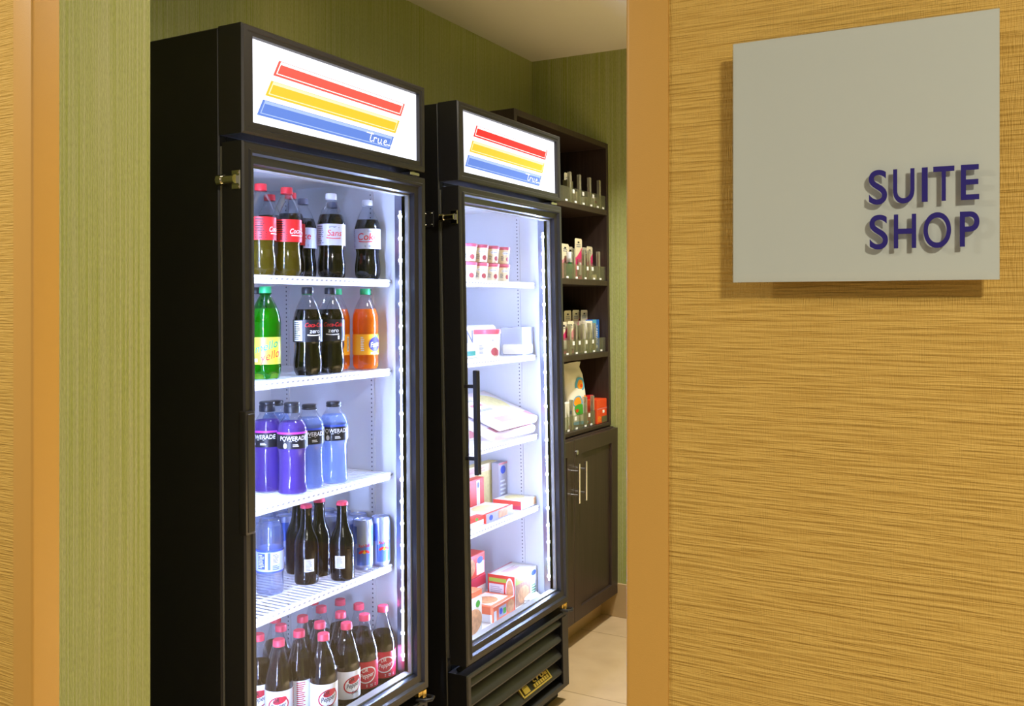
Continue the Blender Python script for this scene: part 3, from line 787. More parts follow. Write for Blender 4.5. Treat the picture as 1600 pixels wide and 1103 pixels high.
for a in (0, 180):
    wrap_text(t, 'Red Bull', R+.0004, .0625, .0085, D(a), 0, 0, 0, .8); wrap_oval(t, R+.0004, D(a), .050, .006, .005, 1)
    for s in (-1, 1): wrap_oval(t, R+.0006, D(a + s*18), .050, .008, .0035, 0, tilt=-s*.5)
tb = nb(); box(tb, -.008, .008, -.005, .005, .1303, .1315, 0, .0004)
kind('can', ('can_body', bd, M['can_silver'], None), ('printed_panel', pt, M['can_blue'], 0), ('lettering', t, [M['red'], M['yellowp']], 0), ('pull_tab', tb, M['steel'], None))

ORD = ['leftmost', 'second from left', 'third from left', 'fourth from left', 'fifth from left']
# top shelf
z = SHELVES[0] + .001
row = [('sprite', 'green plastic soda bottle half hidden by the door frame, top shelf', -1.600, 1.570, -60),
       ('coke_backlit', 'red-capped soda bottle with red label, nearest the green bottle on the top shelf', -1.595, 1.660, 30),
       ('coke_backlit', 'red-capped bottle with amber-tinted backlit cola below its red label, front row beside the white-capped bottle', -1.590, 1.744, 8),
       ('coke', 'red-capped dark soda bottle peeping between the two front red-label bottles', -1.725, 1.830, -40),
       ('coke', 'red-capped dark soda bottle with white script, behind the front red-label bottles', -1.655, 1.828, -40),
       ('diet_grey', 'white-capped dark soda bottle standing behind the red-capped bottles, top shelf', -1.715, 1.945, -60),
       ('diet_plain', 'white-capped dark soda bottle, mid front of the top shelf, red swoosh on silver label', -1.580, 1.900, -62),
       ('diet_grey', 'grey-capped soda bottle in the back row between the two front white-capped bottles', -1.705, 2.055, -30),
       ('diet', 'white-capped dark soda bottle reading Coke in red, right end of the top shelf', -1.590, 2.066, -54)]
pp = relax([(r[2], r[3]) for r in row], [.0362]*len(row), (1.49, 2.103), (-1.97, -1.53))
for (k, lab, x, y, fc), (px, py) in zip(row, pp):
    spawn(k, 'soda_bottle', F1, px, py, z, lab, 'bottle', 'soda bottles on the top refrigerator shelf', fc)
# second shelf
z = SHELVES[1] + .001
row = [('diet', 'silver-labelled bottle sliver at the door frame left of the lime soda bottle', -1.590, 1.560, 20),
       ('mello', 'green soda bottle with lime label in the front row of the second shelf', -1.582, 1.662, -42),
       ('zero', 'black-capped dark cola bottle behind the lime soda bottle', -1.665, 1.716, -55),
       ('zero', 'black-capped dark cola bottle, front row beside the lime soda bottle', -1.568, 1.795, -40),
       ('zero', 'black-capped dark cola bottle, front row beside the orange soda', -1.562, 1.880, -58),
       ('fanta', 'green-capped orange soda bottle in the back row behind the dark cola bottles', -1.735, 1.985, -50),
       ('fanta', 'green-capped orange soda bottle just left of the rightmost orange bottle', -1.640, 1.995, -50),
       ('fanta', 'green-capped orange soda bottle at the right end of the second shelf', -1.585, 2.050, -5)]
pp = relax([(r[2], r[3]) for r in row], [.0362]*len(row), (1.49, 2.103), (-1.97, -1.53))
for (k, lab, x, y, fc), (px, py) in zip(row, pp):
    spawn(k, 'soda_bottle', F1, px, py, z, lab, 'bottle', 'soda bottles on the second refrigerator shelf', fc)
# third shelf
z = SHELVES[2] + .001
row = [('sport_purple', 'purple sports drink bottle partly hidden by the door frame, third shelf', -1.655, 1.745, -70),
       ('sport_purple', 'purple sports drink bottle standing in front, second from the door frame', -1.578, 1.750, -42),
       ('sport_blue', 'blue sports drink bottle seen between the two purple bottles', -1.735, 1.862, -40),
       ('sport_blue', 'pale blue sports drink bottle right behind the front purple bottle', -1.590, 1.828, -36),
       ('sport_blue', 'pale blue sports drink bottle at the right end of the third shelf row', -1.578, 1.908, -42)]
pp = relax([(r[2], r[3]) for r in row], [.0368]*len(row), (1.49, 2.103), (-1.97, -1.53))
for (k, lab, x, y, fc), (px, py) in zip(row, pp):
    spawn(k, 'sports_drink_bottle', F1, px, py, z, lab, 'bottle', 'sports drinks on the third refrigerator shelf', fc)
# fourth shelf
z = SHELVES[3] + .001
spawn('water', 'water_bottle', F1, -1.640, 1.738, z, 'clear water bottle with blue label beside the door frame, fourth shelf', 'bottle', None, -45)
row = [('front one with barcode label, nearest the water bottle', -1.622, 1.852, -38), ('middle one behind the front two', -1.640, 1.924, 60), ('front right one beside the slim cans', -1.556, 1.922, -66), ('back left one behind the front bottle', -1.707, 1.914, 80)]
pb = relax([(r[1], r[2]) for r in row], [.0312]*4, (1.5, 2.103), (-1.97, -1.53))
for (lab, x, y, fc), (px, py) in zip(row, pb):
    spawn('beer', 'glass_bottle', F1, px, py, z, 'dark glass bottle with pink cap, ' + lab, 'bottle', 'dark glass bottles on the fourth shelf', fc)
cans = [(-1.573, 2.024, 'front slim silver can beside the dark glass bottle'), (-1.553, 2.075, 'slim silver can at the far right end of the shelf front')]
back = [(x, y) for x in (-1.628, -1.684, -1.740, -1.796) for y in (2.074, 2.018, 1.962)] + [(-1.796, 1.906), (-1.806, 1.850), (-1.852, 2.0), (-1.852, 1.94)]
rn = ['second', 'third', 'fourth', 'fifth']; cn = ['against the right wall', 'one in from the right wall', 'two in from the right wall']
lab = [f'slim blue and silver can, {rn[i // 3]} row from the glass, {cn[i % 3]}' for i in range(12)] + ['slim silver can at the back, seen right of the water bottle', 'slim blue can at the back, showing beside the water bottle label', 'slim can in the rearmost row, right one of its pair', 'slim can in the rearmost row, left one of its pair']
keep = [(x, y, l) for (x, y), l in zip(back, lab) if all(math.hypot(x-a, y-b) > .0595 for a, b in pb)]
for i, (x, y, l) in enumerate(cans + keep):
    spawn('can', 'drink_can', F1, x, y, z, l, 'can', 'slim drink cans on the fourth refrigerator shelf', (-45, -30, 20, -70)[i % 4])
# bottom
z = FLOORZ + .0005
row = [('dietpep', -1.606, 1.733, 'white-label bottle, leftmost whole bottle on the refrigerator floor', -50), ('dietpep', -1.600, 1.808, 'white-label bottle showing its fine print, second in the front of the floor', -130), ('dietpep', -1.531, 1.815, 'white-label bottle nearest the glass, lowest in the photo', -30),
       ('dietpep', -1.533, 1.906, 'white Diet label bottle, front, left of the red-label bottles', -22), ('pepper', -1.534, 1.982, 'red-label bottle, front, second from the right', -42), ('pepper', -1.533, 2.062, 'red-label bottle at the far right by the light strip', -42),
       ('dietpep', -1.668, 1.815, 'pink-capped bottle directly behind the leftmost whole bottle', -60), ('dietpep', -1.672, 1.895, 'pink-capped bottle behind the fine-print bottle', -60), ('dietpep', -1.598, 1.880, 'pink-capped bottle right behind the nearest white-label bottle', -60),
       ('pepper', -1.604, 1.968, 'pink-capped bottle behind the white Diet label bottle', -50), ('dietpep', -1.680, 1.979, 'pink-capped bottle in the third row, under the shelf corner', -60), ('pepper', -1.674, 2.052, 'pink-capped bottle in the back row by the right wall', -50),
       ('pepper', -1.602, 2.046, 'pink-capped bottle behind the two red-label bottles', -50), ('dietpep', -1.745, 2.022, 'pink-capped bottle at the very back, mostly hidden by the shelf', -50), ('dietpep', -1.735, 1.860, 'pink-capped bottle cut off by the shelf rail, back left', -50),
       ('dietpep', -1.675, 1.737, 'pink-capped bottle sliced by the door frame at the left edge', -50)]
pp = relax([(r[1], r[2]) for r in row], [.0348]*len(row), (1.49, 2.104), (-1.97, -1.50))
for (k, x, y, lab, fc), (px, py) in zip(row, pp):
    spawn(k, 'soda_bottle', F1, px, py, z, lab, 'bottle', 'pink-capped soda bottles on the refrigerator floor', fc)

# ------------------------------------------------------------------ frozen goods
def carton(name, label, F, x1, y0, y1, z, d, h, mats, front=(), left=(), top=(), rz=0, cat='box', group=None, tilt=0, bev=.0015):
    """cardboard box: front face at x1 (towards +x), between y0 and y1; patches (shape, u0, v0, u1, v1, material) in face fractions"""
    w = y1 - y0; r = thing(name, label, cat, group=group)
    bm = nb(); box(bm, -d, 0, 0, w, 0, h, 0, bev); finish('carton', bm, M[mats], r)
    def face(pn, patches, fn):
        if not patches: return
        bm = nb(); ms = []
        for i, (s, u0, v0, u1, v1, mt) in enumerate(patches):
            if mt not in ms: ms.append(mt)
            k = ms.index(mt); e = .0004 + .00012*i
            if s == 'r': quad(bm, [fn(u0, v0, e), fn(u1, v0, e), fn(u1, v1, e), fn(u0, v1, e)], k)
            elif s == 'o':
                n = 24; f = bm.faces.new([bm.verts.new(fn((u0+u1)/2 + (u1-u0)/2*math.cos(2*PI*q/n), (v0+v1)/2 + (v1-v0)/2*math.sin(2*PI*q/n), e)) for q in range(n)]); f.material_index = k
            elif s == 'l':   # lines of print
                n = 5
                for q in range(n):
                    a = v0 + (v1-v0)*(q+.25)/n; b = v0 + (v1-v0)*(q+.7)/n; ue = u1 - (u1-u0)*.3*((q*37 % 10)/10)
                    quad(bm, [fn(u0, a, e), fn(ue, a, e), fn(ue, b, e), fn(u0, b, e)], k)
        finish(pn, bm, [M[q] for q in ms], r, smooth=False)
    face('front_print', front, lambda u, v, e: (e, u*w, v*h))
    face('end_print', left, lambda u, v, e: (-d + u*d, -e, v*h))
    face('top_print', top, lambda u, v, e: (-d + v*d, u*w, h + e))
    if F: place(F, r, x1, y0, z, rz)
    else: r.location = (x1, y0, z); r.rotation_euler = (0, 0, rz)
    if tilt: r.rotation_euler.rotate_axis('Y', tilt)
    return r

# ice cream cups, two tiers on the first shelf
cup = [(.024, 0), (.0275, .002), (.0325, .048), (.0325, .050)]
b1 = nb(); lathe(b1, cup, 28); l1 = nb(); lathe(l1, [(.0338, .048), (.0342, .049), (.0342, .057), (.0335, .058), (.031, .0585), (.0305, .0575), (0, .0575)], 28)
p1 = nb()
for q in range(3):
    a = D(120*q); wrap_oval(p1, .0322, a, .036, .014, .006, 0); wrap_text(p1, 'ICE CREAM', .0326, .034, .0036, a, 2, 0, 0, .8); wrap_oval(p1, .0300, a + D(22), .016, .009, .008, 1); micro(p1, .0302, a - D(22), .012, .028, .012, 5, 2)
kind('cup', ('cup', b1, M['tubcream'], None), ('lid', l1, M['tublid'], None), ('print', p1, [M['white'], M['berry'], M['print_grey']], 0))
z = F2.shelves[0] + .001
for t_ in (0, 1):
    for i, y in enumerate((2.548, 2.62, 2.692, 2.766)):
        spawn('cup', 'ice_cream_cup', F2, -1.565, y, z + t_*.0592, f'small ice cream cup with rose lid, {ORD[i]} of the {"upper" if t_ else "lower"} tier', 'ice cream cup', 'ice cream cups on the top freezer shelf', -50 + 7*i + 5*t_)
# second shelf: big tub, white carton, clear tray
z = F2.shelves[1] + .001
pint = [(.036, 0), (.0385, .002), (.0432, .080), (.0432, .083)]
b1 = nb(); lathe(b1, pint, 32); l1 = nb(); lathe(l1, [(.0448, .080), (.0455, .081), (.0455, .093), (.0445, .0945), (.041, .095), (.0405, .0935), (0, .0935)], 32)
p1 = nb(); wrap_oval(p1, .0426, 0, .060, .022, .010, 0); wrap_text(p1, 'ICE CREAM', .0430, .057, .0058, 0, 2, 0, 0, .8); wrap_oval(p1, .0412, D(28), .022, .014, .013, 1); wrap_oval(p1, .0412, D(48), .018, .010, .010, 1); micro(p1, .0414, D(-35), .014, .044, .02, 7, 2)
kind('pint', ('tub', b1, M['tubcream'], None), ('lid', l1, M['lidred'], None), ('print', p1, [M['white'], M['berry'], M['print_grey']], 0))
spawn('pint', 'ice_cream_tub', F2, -1.570, 2.688, z, 'large cream ice cream tub with red lid on the second freezer shelf', 'ice cream tub', None, -52)
r = thing('ice_cream_carton', 'white rounded ice cream carton with black letter, behind the large red-lidded tub', 'carton')
bm = nb(); w, h, d, rd = .31, .108, .12, .03
pts = [(0, 0), (w, 0)] + [(w-rd+rd*math.cos(PI/2*k/6), h-rd+rd*math.sin(PI/2*k/6)) for k in range(7)] + [(rd-rd*math.sin(PI/2*k/6), h-rd+rd*math.cos(PI/2*k/6)) for k in range(7)]
prism(bm, pts, 0, -d, 0); finish('carton', bm, M['boxwhite'], r)
bm = nb(); prism(bm, [(.012, h-.004), (w-.04, h-.004), (w-.05, h+.001), (.02, h+.001)], 0, -d+.004, .0015); finish('lid_flap', bm, M['greyprint'], r)
bm = nb(); put_text(bm, 'N', lambda u, v: (.0008, .105 + u*.040, .050 + v*.042), 0, True); quad(bm, [(.0006, .09, .006), (.0006, .16, .006), (.0006, .16, .022), (.0006, .09, .022)], 1)
finish('lettering', bm, [M['print_grey'], M['teal']], r, smooth=False)
place(F2, r, -1.640, 2.565, z)
r = thing('clear_tray', 'clear plastic tray box at the right end of the second freezer shelf', 'tray')
bm = nb(); w, d, h = .085, .085, .098
for a in ((-.002, 0, 0, w, 0, h), (-d, -d+.002, 0, w, 0, h), (-d, 0, 0, .002, 0, h), (-d, 0, w-.002, w, 0, h), (-d, 0, 0, w, 0, .002)): box(bm, *a)
finish('tray', bm, M['tray'], r)
bm = nb(); box(bm, -d+.006, .004, -.004, w-.006, .003, .040, 0, .008, 2); finish('packet', bm, M['boxwhite'], r)
bm = nb(); quad(bm, [(.0046, .02, .012), (.0046, .06, .010), (.0046, .062, .026), (.0046, .022, .028)]); finish('printed_patch', bm, M['greyprint'], r, smooth=False)
place(F2, r, -1.535, 2.868, z)
# third shelf: frozen pizzas in shrink wrap, leaning back on each other
def pizza(label, x, y, zz, tilt, rz, k):
    r = thing('frozen_pizza_pack', label, 'frozen food pack', group='frozen packs on the third freezer shelf')
    bm = nb(); box(bm, -.24, 0, -.14, .14, 0, .030, 0, .011, 3)
    finish('pack', bm, M['frost'], r)
    bm = nb(); n = 28
    def disc(cx, cy, ra, m, e, sx=1):
        f = bm.faces.new([bm.verts.new((cx + ra*sx*math.cos(2*PI*q/n), cy + ra*math.sin(2*PI*q/n), .0302 + e)) for q in range(n)]); f.material_index = m
    disc(-.14, .04, .075, 0, .0002); disc(-.14, .04, .066, 1, .0004)
    quad(bm, [(-.05, -.12, .0306), (-.012, -.12, .0306), (-.012, .12, .0306), (-.05, .12, .0306)], 2)
    for q in range(4): quad(bm, [(-.22 + q*.035, -.12, .0306), (-.205 + q*.035, -.12, .0306), (-.205 + q*.035, -.06 + .01*q, .0306), (-.22 + q*.035, -.06 + .01*q, .0306)], 3 if q % 2 else 2)
    finish('top_print', bm, [M['white'], M['pasta'], M['pinkpale'], M['greyprint']], r, smooth=False)
    place(F2, r, x, y, zz, rz); r.rotation_euler.rotate_axis('Y', tilt)
z = F2.shelves[2] + .001
carton('frozen_meal_box', 'flat white box under the leaning frozen pizza packs', F2, -1.642, 2.66, 2.955, z, .16, .044, 'boxwhite', [('r', .1, .2, .9, .8, 'pinkpale')])
pizza('lower frozen pizza pack of the two leaning on the third freezer shelf', -1.526, 2.795, z+.003, .36, -.04, 0)
pizza('upper frozen pizza pack of the two leaning on the third freezer shelf', -1.520, 2.816, z+.036, .37, .02, 1)
# fourth shelf
z = F2.shelves[3] + .001
G4 = 'frozen meal boxes on the fourth freezer shelf'
carton('frozen_meal_box', 'tall box with yellow pasta picture at the back of the fourth freezer shelf', F2, -1.680, 2.72, 2.953, z, .04, .148, 'pasta', [('r', .0, .0, .3, 1, 'tubcream'), ('r', 0, .82, 1, 1, 'tubcream'), ('l', .05, .85, .6, .97, 'pinkpale')], group=G4)
carton('frozen_meal_box', 'grey-sided box with blue oval mark standing by the right freezer wall', F2, -1.645, 2.900, 2.962, z, .03, .146, 'greyprint', [('o', .2, .72, .8, .92, 'labelblue'), ('l', .15, .1, .85, .6, 'white'), ('r', 0, .95, 1, 1, 'pinkpale')], group=G4)
carton('frozen_meal_box', 'red box with white stripe standing behind the freezer handle', F2, -1.645, 2.66, 2.795, z, .03, .116, 'mealred', [('r', .62, .05, .78, .95, 'white'), ('o', .65, .72, .75, .9, 'labelblue')], group=G4)
carton('frozen_meal_box', 'flat white and red meal box at the right end of the fourth freezer shelf', F2, -1.527, 2.845, 2.960, z, .112, .030, 'boxwhite', [('o', .1, .25, .35, .8, 'labelblue'), ('r', .72, .1, .95, .9, 'food')], [('r', 0, .45, 1, 1, 'mealred'), ('r', 0, 0, 1, .45, 'mealcrimson')], [('o', .2, .15, .85, .8, 'pasta')], group=G4)
carton('frozen_meal_box', 'flat meal box with picture end, middle front of the fourth freezer shelf', F2, -1.530, 2.612, 2.788, z, .108, .030, 'boxwhite', [('r', 0, 0, 1, 1, 'greyprint'), ('o', .1, .2, .24, .8, 'labelblue'), ('r', .45, .1, .8, .9, 'food')], [('r', 0, 0, 1, 1, 'mealred')], [('o', .15, .1, .85, .9, 'pasta'), ('r', 0, .9, 1, 1, 'mealred')], group=G4)
carton('frozen_meal_box', 'flat meal box with red edge at the left of the fourth freezer shelf', F2, -1.533, 2.42, 2.602, z, .108, .032, 'boxwhite', [('r', 0, .6, 1, 1, 'mealred'), ('o', .7, .65, .8, .95, 'leaf')], [], [('r', 0, .75, 1, 1, 'mealred'), ('r', .75, .2, .95, .6, 'leaf')], group=G4)
# freezer floor
z = FLOORZ + .001
G5 = 'frozen meal boxes on the freezer floor'
carton('frozen_meal_box', 'upright meal box with red end and dinner picture, right of the freezer floor', F2, -1.522, 2.792, 2.958, z, .106, .112, 'boxwhite', [('r', .03, .05, .68, .92, 'salad'), ('r', .03, .72, .45, .95, 'mealgreen'), ('o', .12, .08, .62, .6, 'food'), ('r', .7, .02, .98, .98, 'white'), ('o', .72, .75, .95, .92, 'labelblue'), ('l', .74, .1, .94, .5, 'leaf')],
       [('r', 0, 0, 1, 1, 'mealred'), ('r', .05, .30, .6, .72, 'white'), ('l', .1, .38, .55, .66, 'greyprint'), ('r', .05, .78, .7, .9, 'mealgreen'), ('o', .66, .1, .98, .95, 'white'), ('o', .69, .16, .95, .88, 'food'), ('r', .15, .1, .55, .2, 'mealcrimson')], [('r', 0, 0, 1, .08, 'pinkpale'), ('l', .2, .3, .8, .6, 'pinkpale')], group=G5)
carton('frozen_meal_box', 'flat orange meal box in the front middle of the freezer floor', F2, -1.520, 2.640, 2.786, z, .112, .052, 'mealorange', [('r', .25, .15, .6, .8, 'greyprint'), ('o', .28, .3, .42, .7, 'labelblue'), ('r', .45, .25, .58, .6, 'leaf'), ('o', .62, .1, .98, .9, 'food'), ('r', .02, .05, .14, .7, 'white')], [('r', .0, 0, .95, .5, 'white'), ('r', .15, .1, .6, .3, 'leaf')], [('r', .1, .05, .9, .85, 'white'), ('o', .12, .1, .7, .8, 'food')], group=G5)
carton('frozen_meal_box', 'tall picture box cut off by the freezer door frame, front left of the floor', F2, -1.512, 2.40, 2.556, z, .10, .138, 'boxwhite', [('o', .25, .05, .99, .62, 'food'), ('r', .2, .66, 1, .8, 'white'), ('o', .75, .62, .92, .78, 'leaf'), ('r', .0, .88, 1, 1, 'mealorange')], [], [('r', 0, 0, 1, 1, 'mealorange')], group=G5)
carton('frozen_meal_box', 'crimson meal box, lower one of the stack at the back left of the freezer floor', F2, -1.640, 2.60, 2.800, z, .12, .110, 'mealcrimson', [('r', .3, .35, .98, .7, 'white'), ('r', .35, .02, .98, .32, 'food'), ('l', .45, .4, .9, .65, 'greyprint')], [], [('r', .1, .1, .9, .9, 'white')], group=G5)
carton('frozen_meal_box', 'red meal box with blue oval mark, topmost of the stack at the back left', F2, -1.642, 2.59, 2.794, z+.1115, .12, .078, 'mealred', [('r', .72, .08, .97, .62, 'white'), ('o', .74, .55, .93, .85, 'labelblue'), ('o', .3, .1, .68, .9, 'food')], [], [('l', .2, .2, .8, .8, 'pinkpale')], group=G5)
r = thing('crumpled_bag', 'small crumpled white bag at the front right corner of the freezer floor', 'bag')
bm = nb(); bmesh.ops.create_icosphere(bm, subdivisions=3, radius=1)
for v in bm.verts:
    n = v.co.copy(); k = 1 + .16*math.sin(7*n.x + 3*n.y) + .12*math.sin(9*n.y - 5*n.z)
    v.co = Vector((n.x*.022*k, n.y*.046*k, .014 + n.z*.013*k))
mn = min(v.co.z for v in bm.verts)
for v in bm.verts: v.co.z -= mn
finish('bag', bm, M['boxwhite'], r)
place(F2, r, -1.512, 2.902, z)

# ------------------------------------------------------------------ base cabinet and bookcase
CF, CY0, CY1 = -1.593, 3.004, 3.884
bc = thing('base_cabinet', 'dark brown base cabinet with two panelled doors under the bookcase', 'cabinet', (0, 0, 0))
bm = nb(); box(bm, XA+.004, CF-.021, CY0, CY1, .105, .852, 0, .0015); finish('carcass', bm, M['wood'], bc)
bm = nb(); box(bm, XA+.004, -1.672, CY0+.004, CY1-.0, 0, .1045); finish('toe_kick', bm, M['basetile'], bc)
for y0, y1, right in ((CY0+.003, 3.4235, 0), (3.4265, CY1-.002, 1)):
    bm = nb(); z0, z1, s = .108, .848, .066
    loft_frame(bm, [(CF-.0205, y0, y1, z0, z1), (CF-.0012, y0, y1, z0, z1), (CF, y0+.0012, y1-.0012, z0+.0012, z1-.0012), (CF, y0+s, y1-s, z0+.052, z1-.060), (CF-.002, y0+s+.001, y1-s-.001, z0+.053, z1-.061), (CF-.0105, y0+s+.0015, y1-s-.0015, z0+.0535, z1-.0615)])
    quad(bm, [(CF-.0103, y0+s-.004, z0+.048), (CF-.0103, y1-s+.004, z0+.048), (CF-.0103, y1-s+.004, z1-.056), (CF-.0103, y0+s-.004, z1-.056)])
    d = finish('door', bm, M['wood'], bc, sharp=25)
    hy = 3.4585 if right else 3.3915
    bm = nb(); tube(bm, [(CF+.036, hy, .604), (CF+.036, hy, .762)], .0055, 12)
    for z in (.635, .731): tube(bm, [(CF-.001, hy, z), (CF+.036, hy, z)], .0038, 10)
    finish('handle', bm, M['steel'], d)
    if right:
        bm = nb(); tube(bm, [(CF-.001, 3.4465, .797), (CF+.004, 3.4465, .797)], .0095, 16); tube(bm, [(CF+.004, 3.4465, .797), (CF+.005, 3.4465, .797)], .006, 12, 0)
        box(bm, CF+.0048, CF+.0053, 3.4457, 3.4473, .793, .801, 1); finish('lock', bm, [M['steel'], M['dark']], d)

bk = thing('bookcase', 'tall dark brown bookcase with three shelves on the base cabinet', 'bookcase', (-1.6255, 0, .8525), (0, -.013, 0))
BD, BT = .375, 1.268; th = .022
for y in (CY0, CY1-th):
    bm = nb(); box(bm, -BD, 0, y, y+th, .005, BT, 0, .001); finish('side_panel', bm, M['wood'], bk)
bm = nb(); box(bm, -BD, 0, CY0+th, CY1-th, BT-.024, BT, 0, .001); finish('top_panel', bm, M['wood'], bk)
bm = nb(); box(bm, -BD, -BD+.008, CY0+th, CY1-th, .005, BT-.024); finish('back_panel', bm, M['wood'], bk)
BS = []
for z in (.0205, .336, .6515, .9675):
    bm = nb(); t = .022 if z < .1 else .023
    box(bm, -BD+.008, -.001, CY0+th, CY1-th, z-t+(.006 if z < .1 else 0), z, 0, .001); finish('shelf', bm, M['wood'], bk); BS.append(z)
def bplace(o, X, Y, k, rz=0, dz=.0006):
    """stand a thing on the k-th bookcase board (0 = lowest)"""
    z = BS[k] + dz; m = Matrix.Translation((-1.6255, 0, .8525)) @ Matrix.Rotation(-.013, 4, 'Y') @ Matrix.Translation((X + 1.6255 + .013*z, Y, z)) @ Matrix.Rotation(rz, 4, 'Z')
    o.location = m.to_translation(); o.rotation_euler = m.to_euler(); return o

# clear organisers along each shelf front
lev = ['lowest', 'second lowest', 'second highest', 'highest']
def organiser(k, ys, tags, lipx=-1.642, end=CY1-th-.004):
    r = thing('shelf_organizer', f'clear acrylic divider rail along the {lev[k]} bookcase shelf front', 'shelf organizer', group='clear divider rails on the bookcase shelves')
    y0, y1 = CY0+th+.004, end
    bm = nb(); box(bm, -.0016, 0, y0, y1, 0, .062); box(bm, -.004, 0, y0, y1, 0, .0016); box(bm, -.020, 0, y1-.0015, y1, .0016, .062); finish('front_lip', bm, M['acrylic'], r)
    for y in ys:
        bm = nb(); box(bm, -.018, -.002, y-.0012, y+.0012, .002, .128, 0, .0008); box(bm, -.0035, -.0017, y-.009, y+.007, .002, .127, 0, .0006); finish('divider', bm, M['fin'], r)
    for y in tags:
        bm = nb(); box(bm, .0003, .0012, y-.010, y+.010, .002, .010); finish('price_strip', bm, M['white'], r)
    for y in ys[:-1]:
        bm = nb(); box(bm, .0003, .0010, y+.012, y+.030, .040, .056); finish('price_tag', bm, M['white'], r)
    bplace(r, lipx, 0, k)
organiser(3, [3.50, 3.596, 3.702, 3.805], [3.45, 3.54, 3.62, 3.70, 3.77, 3.83])
organiser(2, [3.54, 3.642, 3.695, 3.798], [3.46, 3.55, 3.64, 3.73, 3.80])
organiser(1, [3.50, 3.56, 3.63, 3.70, 3.752], [3.46, 3.55, 3.64, 3.73, 3.81])
organiser(0, [3.52, 3.66, 3.735], [3.47, 3.55, 3.64, 3.70], end=3.748)

def card(label, k, y, X, w=.072, h=.165, pinkm='pink', prod='white', rz=0, dz=.0025):
    """hang card with a punched slot, sloping coloured lower part and a clear blister"""
    r = thing('blister_card', label, 'blister pack', group='cream and pink hang cards on the bookcase')
    bm = nb(); a = w/2; c = .006
    prism(bm, [(-a+c, 0), (a-c, 0), (a, c), (a, h-c), (a-c, h), (-a+c, h), (-a, h-c), (-a, c)], 0, -.0014, 0); finish('card', bm, M['cream'], r)
    bm = nb(); x = .0004
    f = bm.faces.new([bm.verts.new(p) for p in ((x, -a, .0), (x, a, .0), (x, a, h*.80), (x, a*.2, h*.66), (x, -a*.6, h*.55), (x, -a, h*.53))]); f.material_index = 0
    quad(bm, [(x, -.009, h-.020), (x, .009, h-.020), (x, .009, h-.013), (x, -.009, h-.013)], 1)
    for q in range(2): quad(bm, [(x, -a*.6, h*.84 - q*.008), (x, a*.5, h*.84 - q*.008), (x, a*.5, h*.84 + .003 - q*.008), (x, -a*.6, h*.84 + .003 - q*.008)], 2)
    finish('print', bm, [M[pinkm], M['print_black'], M['print_grey']], r, smooth=False)
    bm = nb(); box(bm, .0006, .012, -a*.6, a*.6, .012, h*.50, 0, .004, 2); finish('blister', bm, M['blister'], r)
    bm = nb(); box(bm, .001, .008, -a*.35, a*.35, .02, h*.42, 0, .003, 2); finish('product', bm, M[prod], r)
    bplace(r, X, y, k, rz, dz)
XI = -1.672
# highest shelf
card('cream hang card with pink edge on the highest shelf, beside the freezer header', 3, 3.592, -1.700, h=.135)
carton('small_box', 'dark olive box with pale disc on the highest bookcase shelf', None, 0, 0, .060, 0, .022, .098, 'olive', [('o', .25, .42, .75, .72, 'white'), ('l', .3, .8, .7, .95, 'yellowp'), ('l', .25, .1, .75, .35, 'tubcream')], cat='box')
bplace(bpy.data.objects['small_box'], -1.668, 3.515, 3)
def small(name, label, y, k, w, d, h, mt, front, X=XI, cat='box'):
    r = carton(name, label, None, 0, 0, w, 0, d, h, mt, front, cat=cat); bplace(r, X, y, k); return r
small('toiletry_box', 'cream carton between the first two dividers on the highest shelf', 3.617, 3, .045, .022, .060, 'cream', [('r', .1, .1, .9, .35, 'pinkpale')])
small('toiletry_box', 'low cream carton behind the middle divider of the highest shelf', 3.717, 3, .045, .03, .048, 'cream', [('r', .2, .2, .8, .6, 'boxwhite')])
small('toiletry_box', 'cream carton by the rightmost divider on the highest shelf', 3.803, 3, .040, .03, .056, 'cream', [('r', .1, .5, .9, .7, 'pinkpale')])
# second highest
card('cream and pale rose hang card, leftmost on the second highest shelf', 2, 3.575, -1.705, h=.150, pinkm='pinkpale')
r = thing('lotion_bottle', 'small clear bottle of green gel with white cap, second highest shelf', 'bottle')
bm = nb(); lathe(bm, [(.018, 0), (.021, .003), (.022, .05), (.018, .064), (.010, .070), (.010, .074)], 20)
for v in bm.verts: v.co.x *= .7
finish('bottle', bm, M['bgreen'], r); bm = nb(); lathe(bm, [(.0145, .072), (.0145, .112), (.012, .116)], 20); finish('cap', bm, M['capwhite'], r); bplace(r, -1.682, 3.570, 2)
card('narrow cream hang card just left of the tallest pink card', 2, 3.690, -1.735, w=.05, h=.145, pinkm='cream')
card('tallest pink and cream hang card, second highest shelf', 2, 3.678, -1.690, h=.178)
card('cream and rose hang card just right of the tallest pink card', 2, 3.818, -1.722, w=.062, h=.148, pinkm='pinkpale')
card('cream and bright pink hang card nearest the empty right end', 2, 3.800, -1.692, w=.062, h=.150)
r = thing('sample_cup', 'tiny clear cup in front of the rightmost pink card', 'cup')
bm = nb(); lathe(bm, [(.013, 0), (.016, .05), (.0165, .05)], 18); finish('cup', bm, M['acrylic'], r); bm = nb(); lathe(bm, [(.0135, .004), (.0145, .026)], 18); finish('contents', bm, M['cream'], r); bplace(r, -1.664, 3.772, 2)
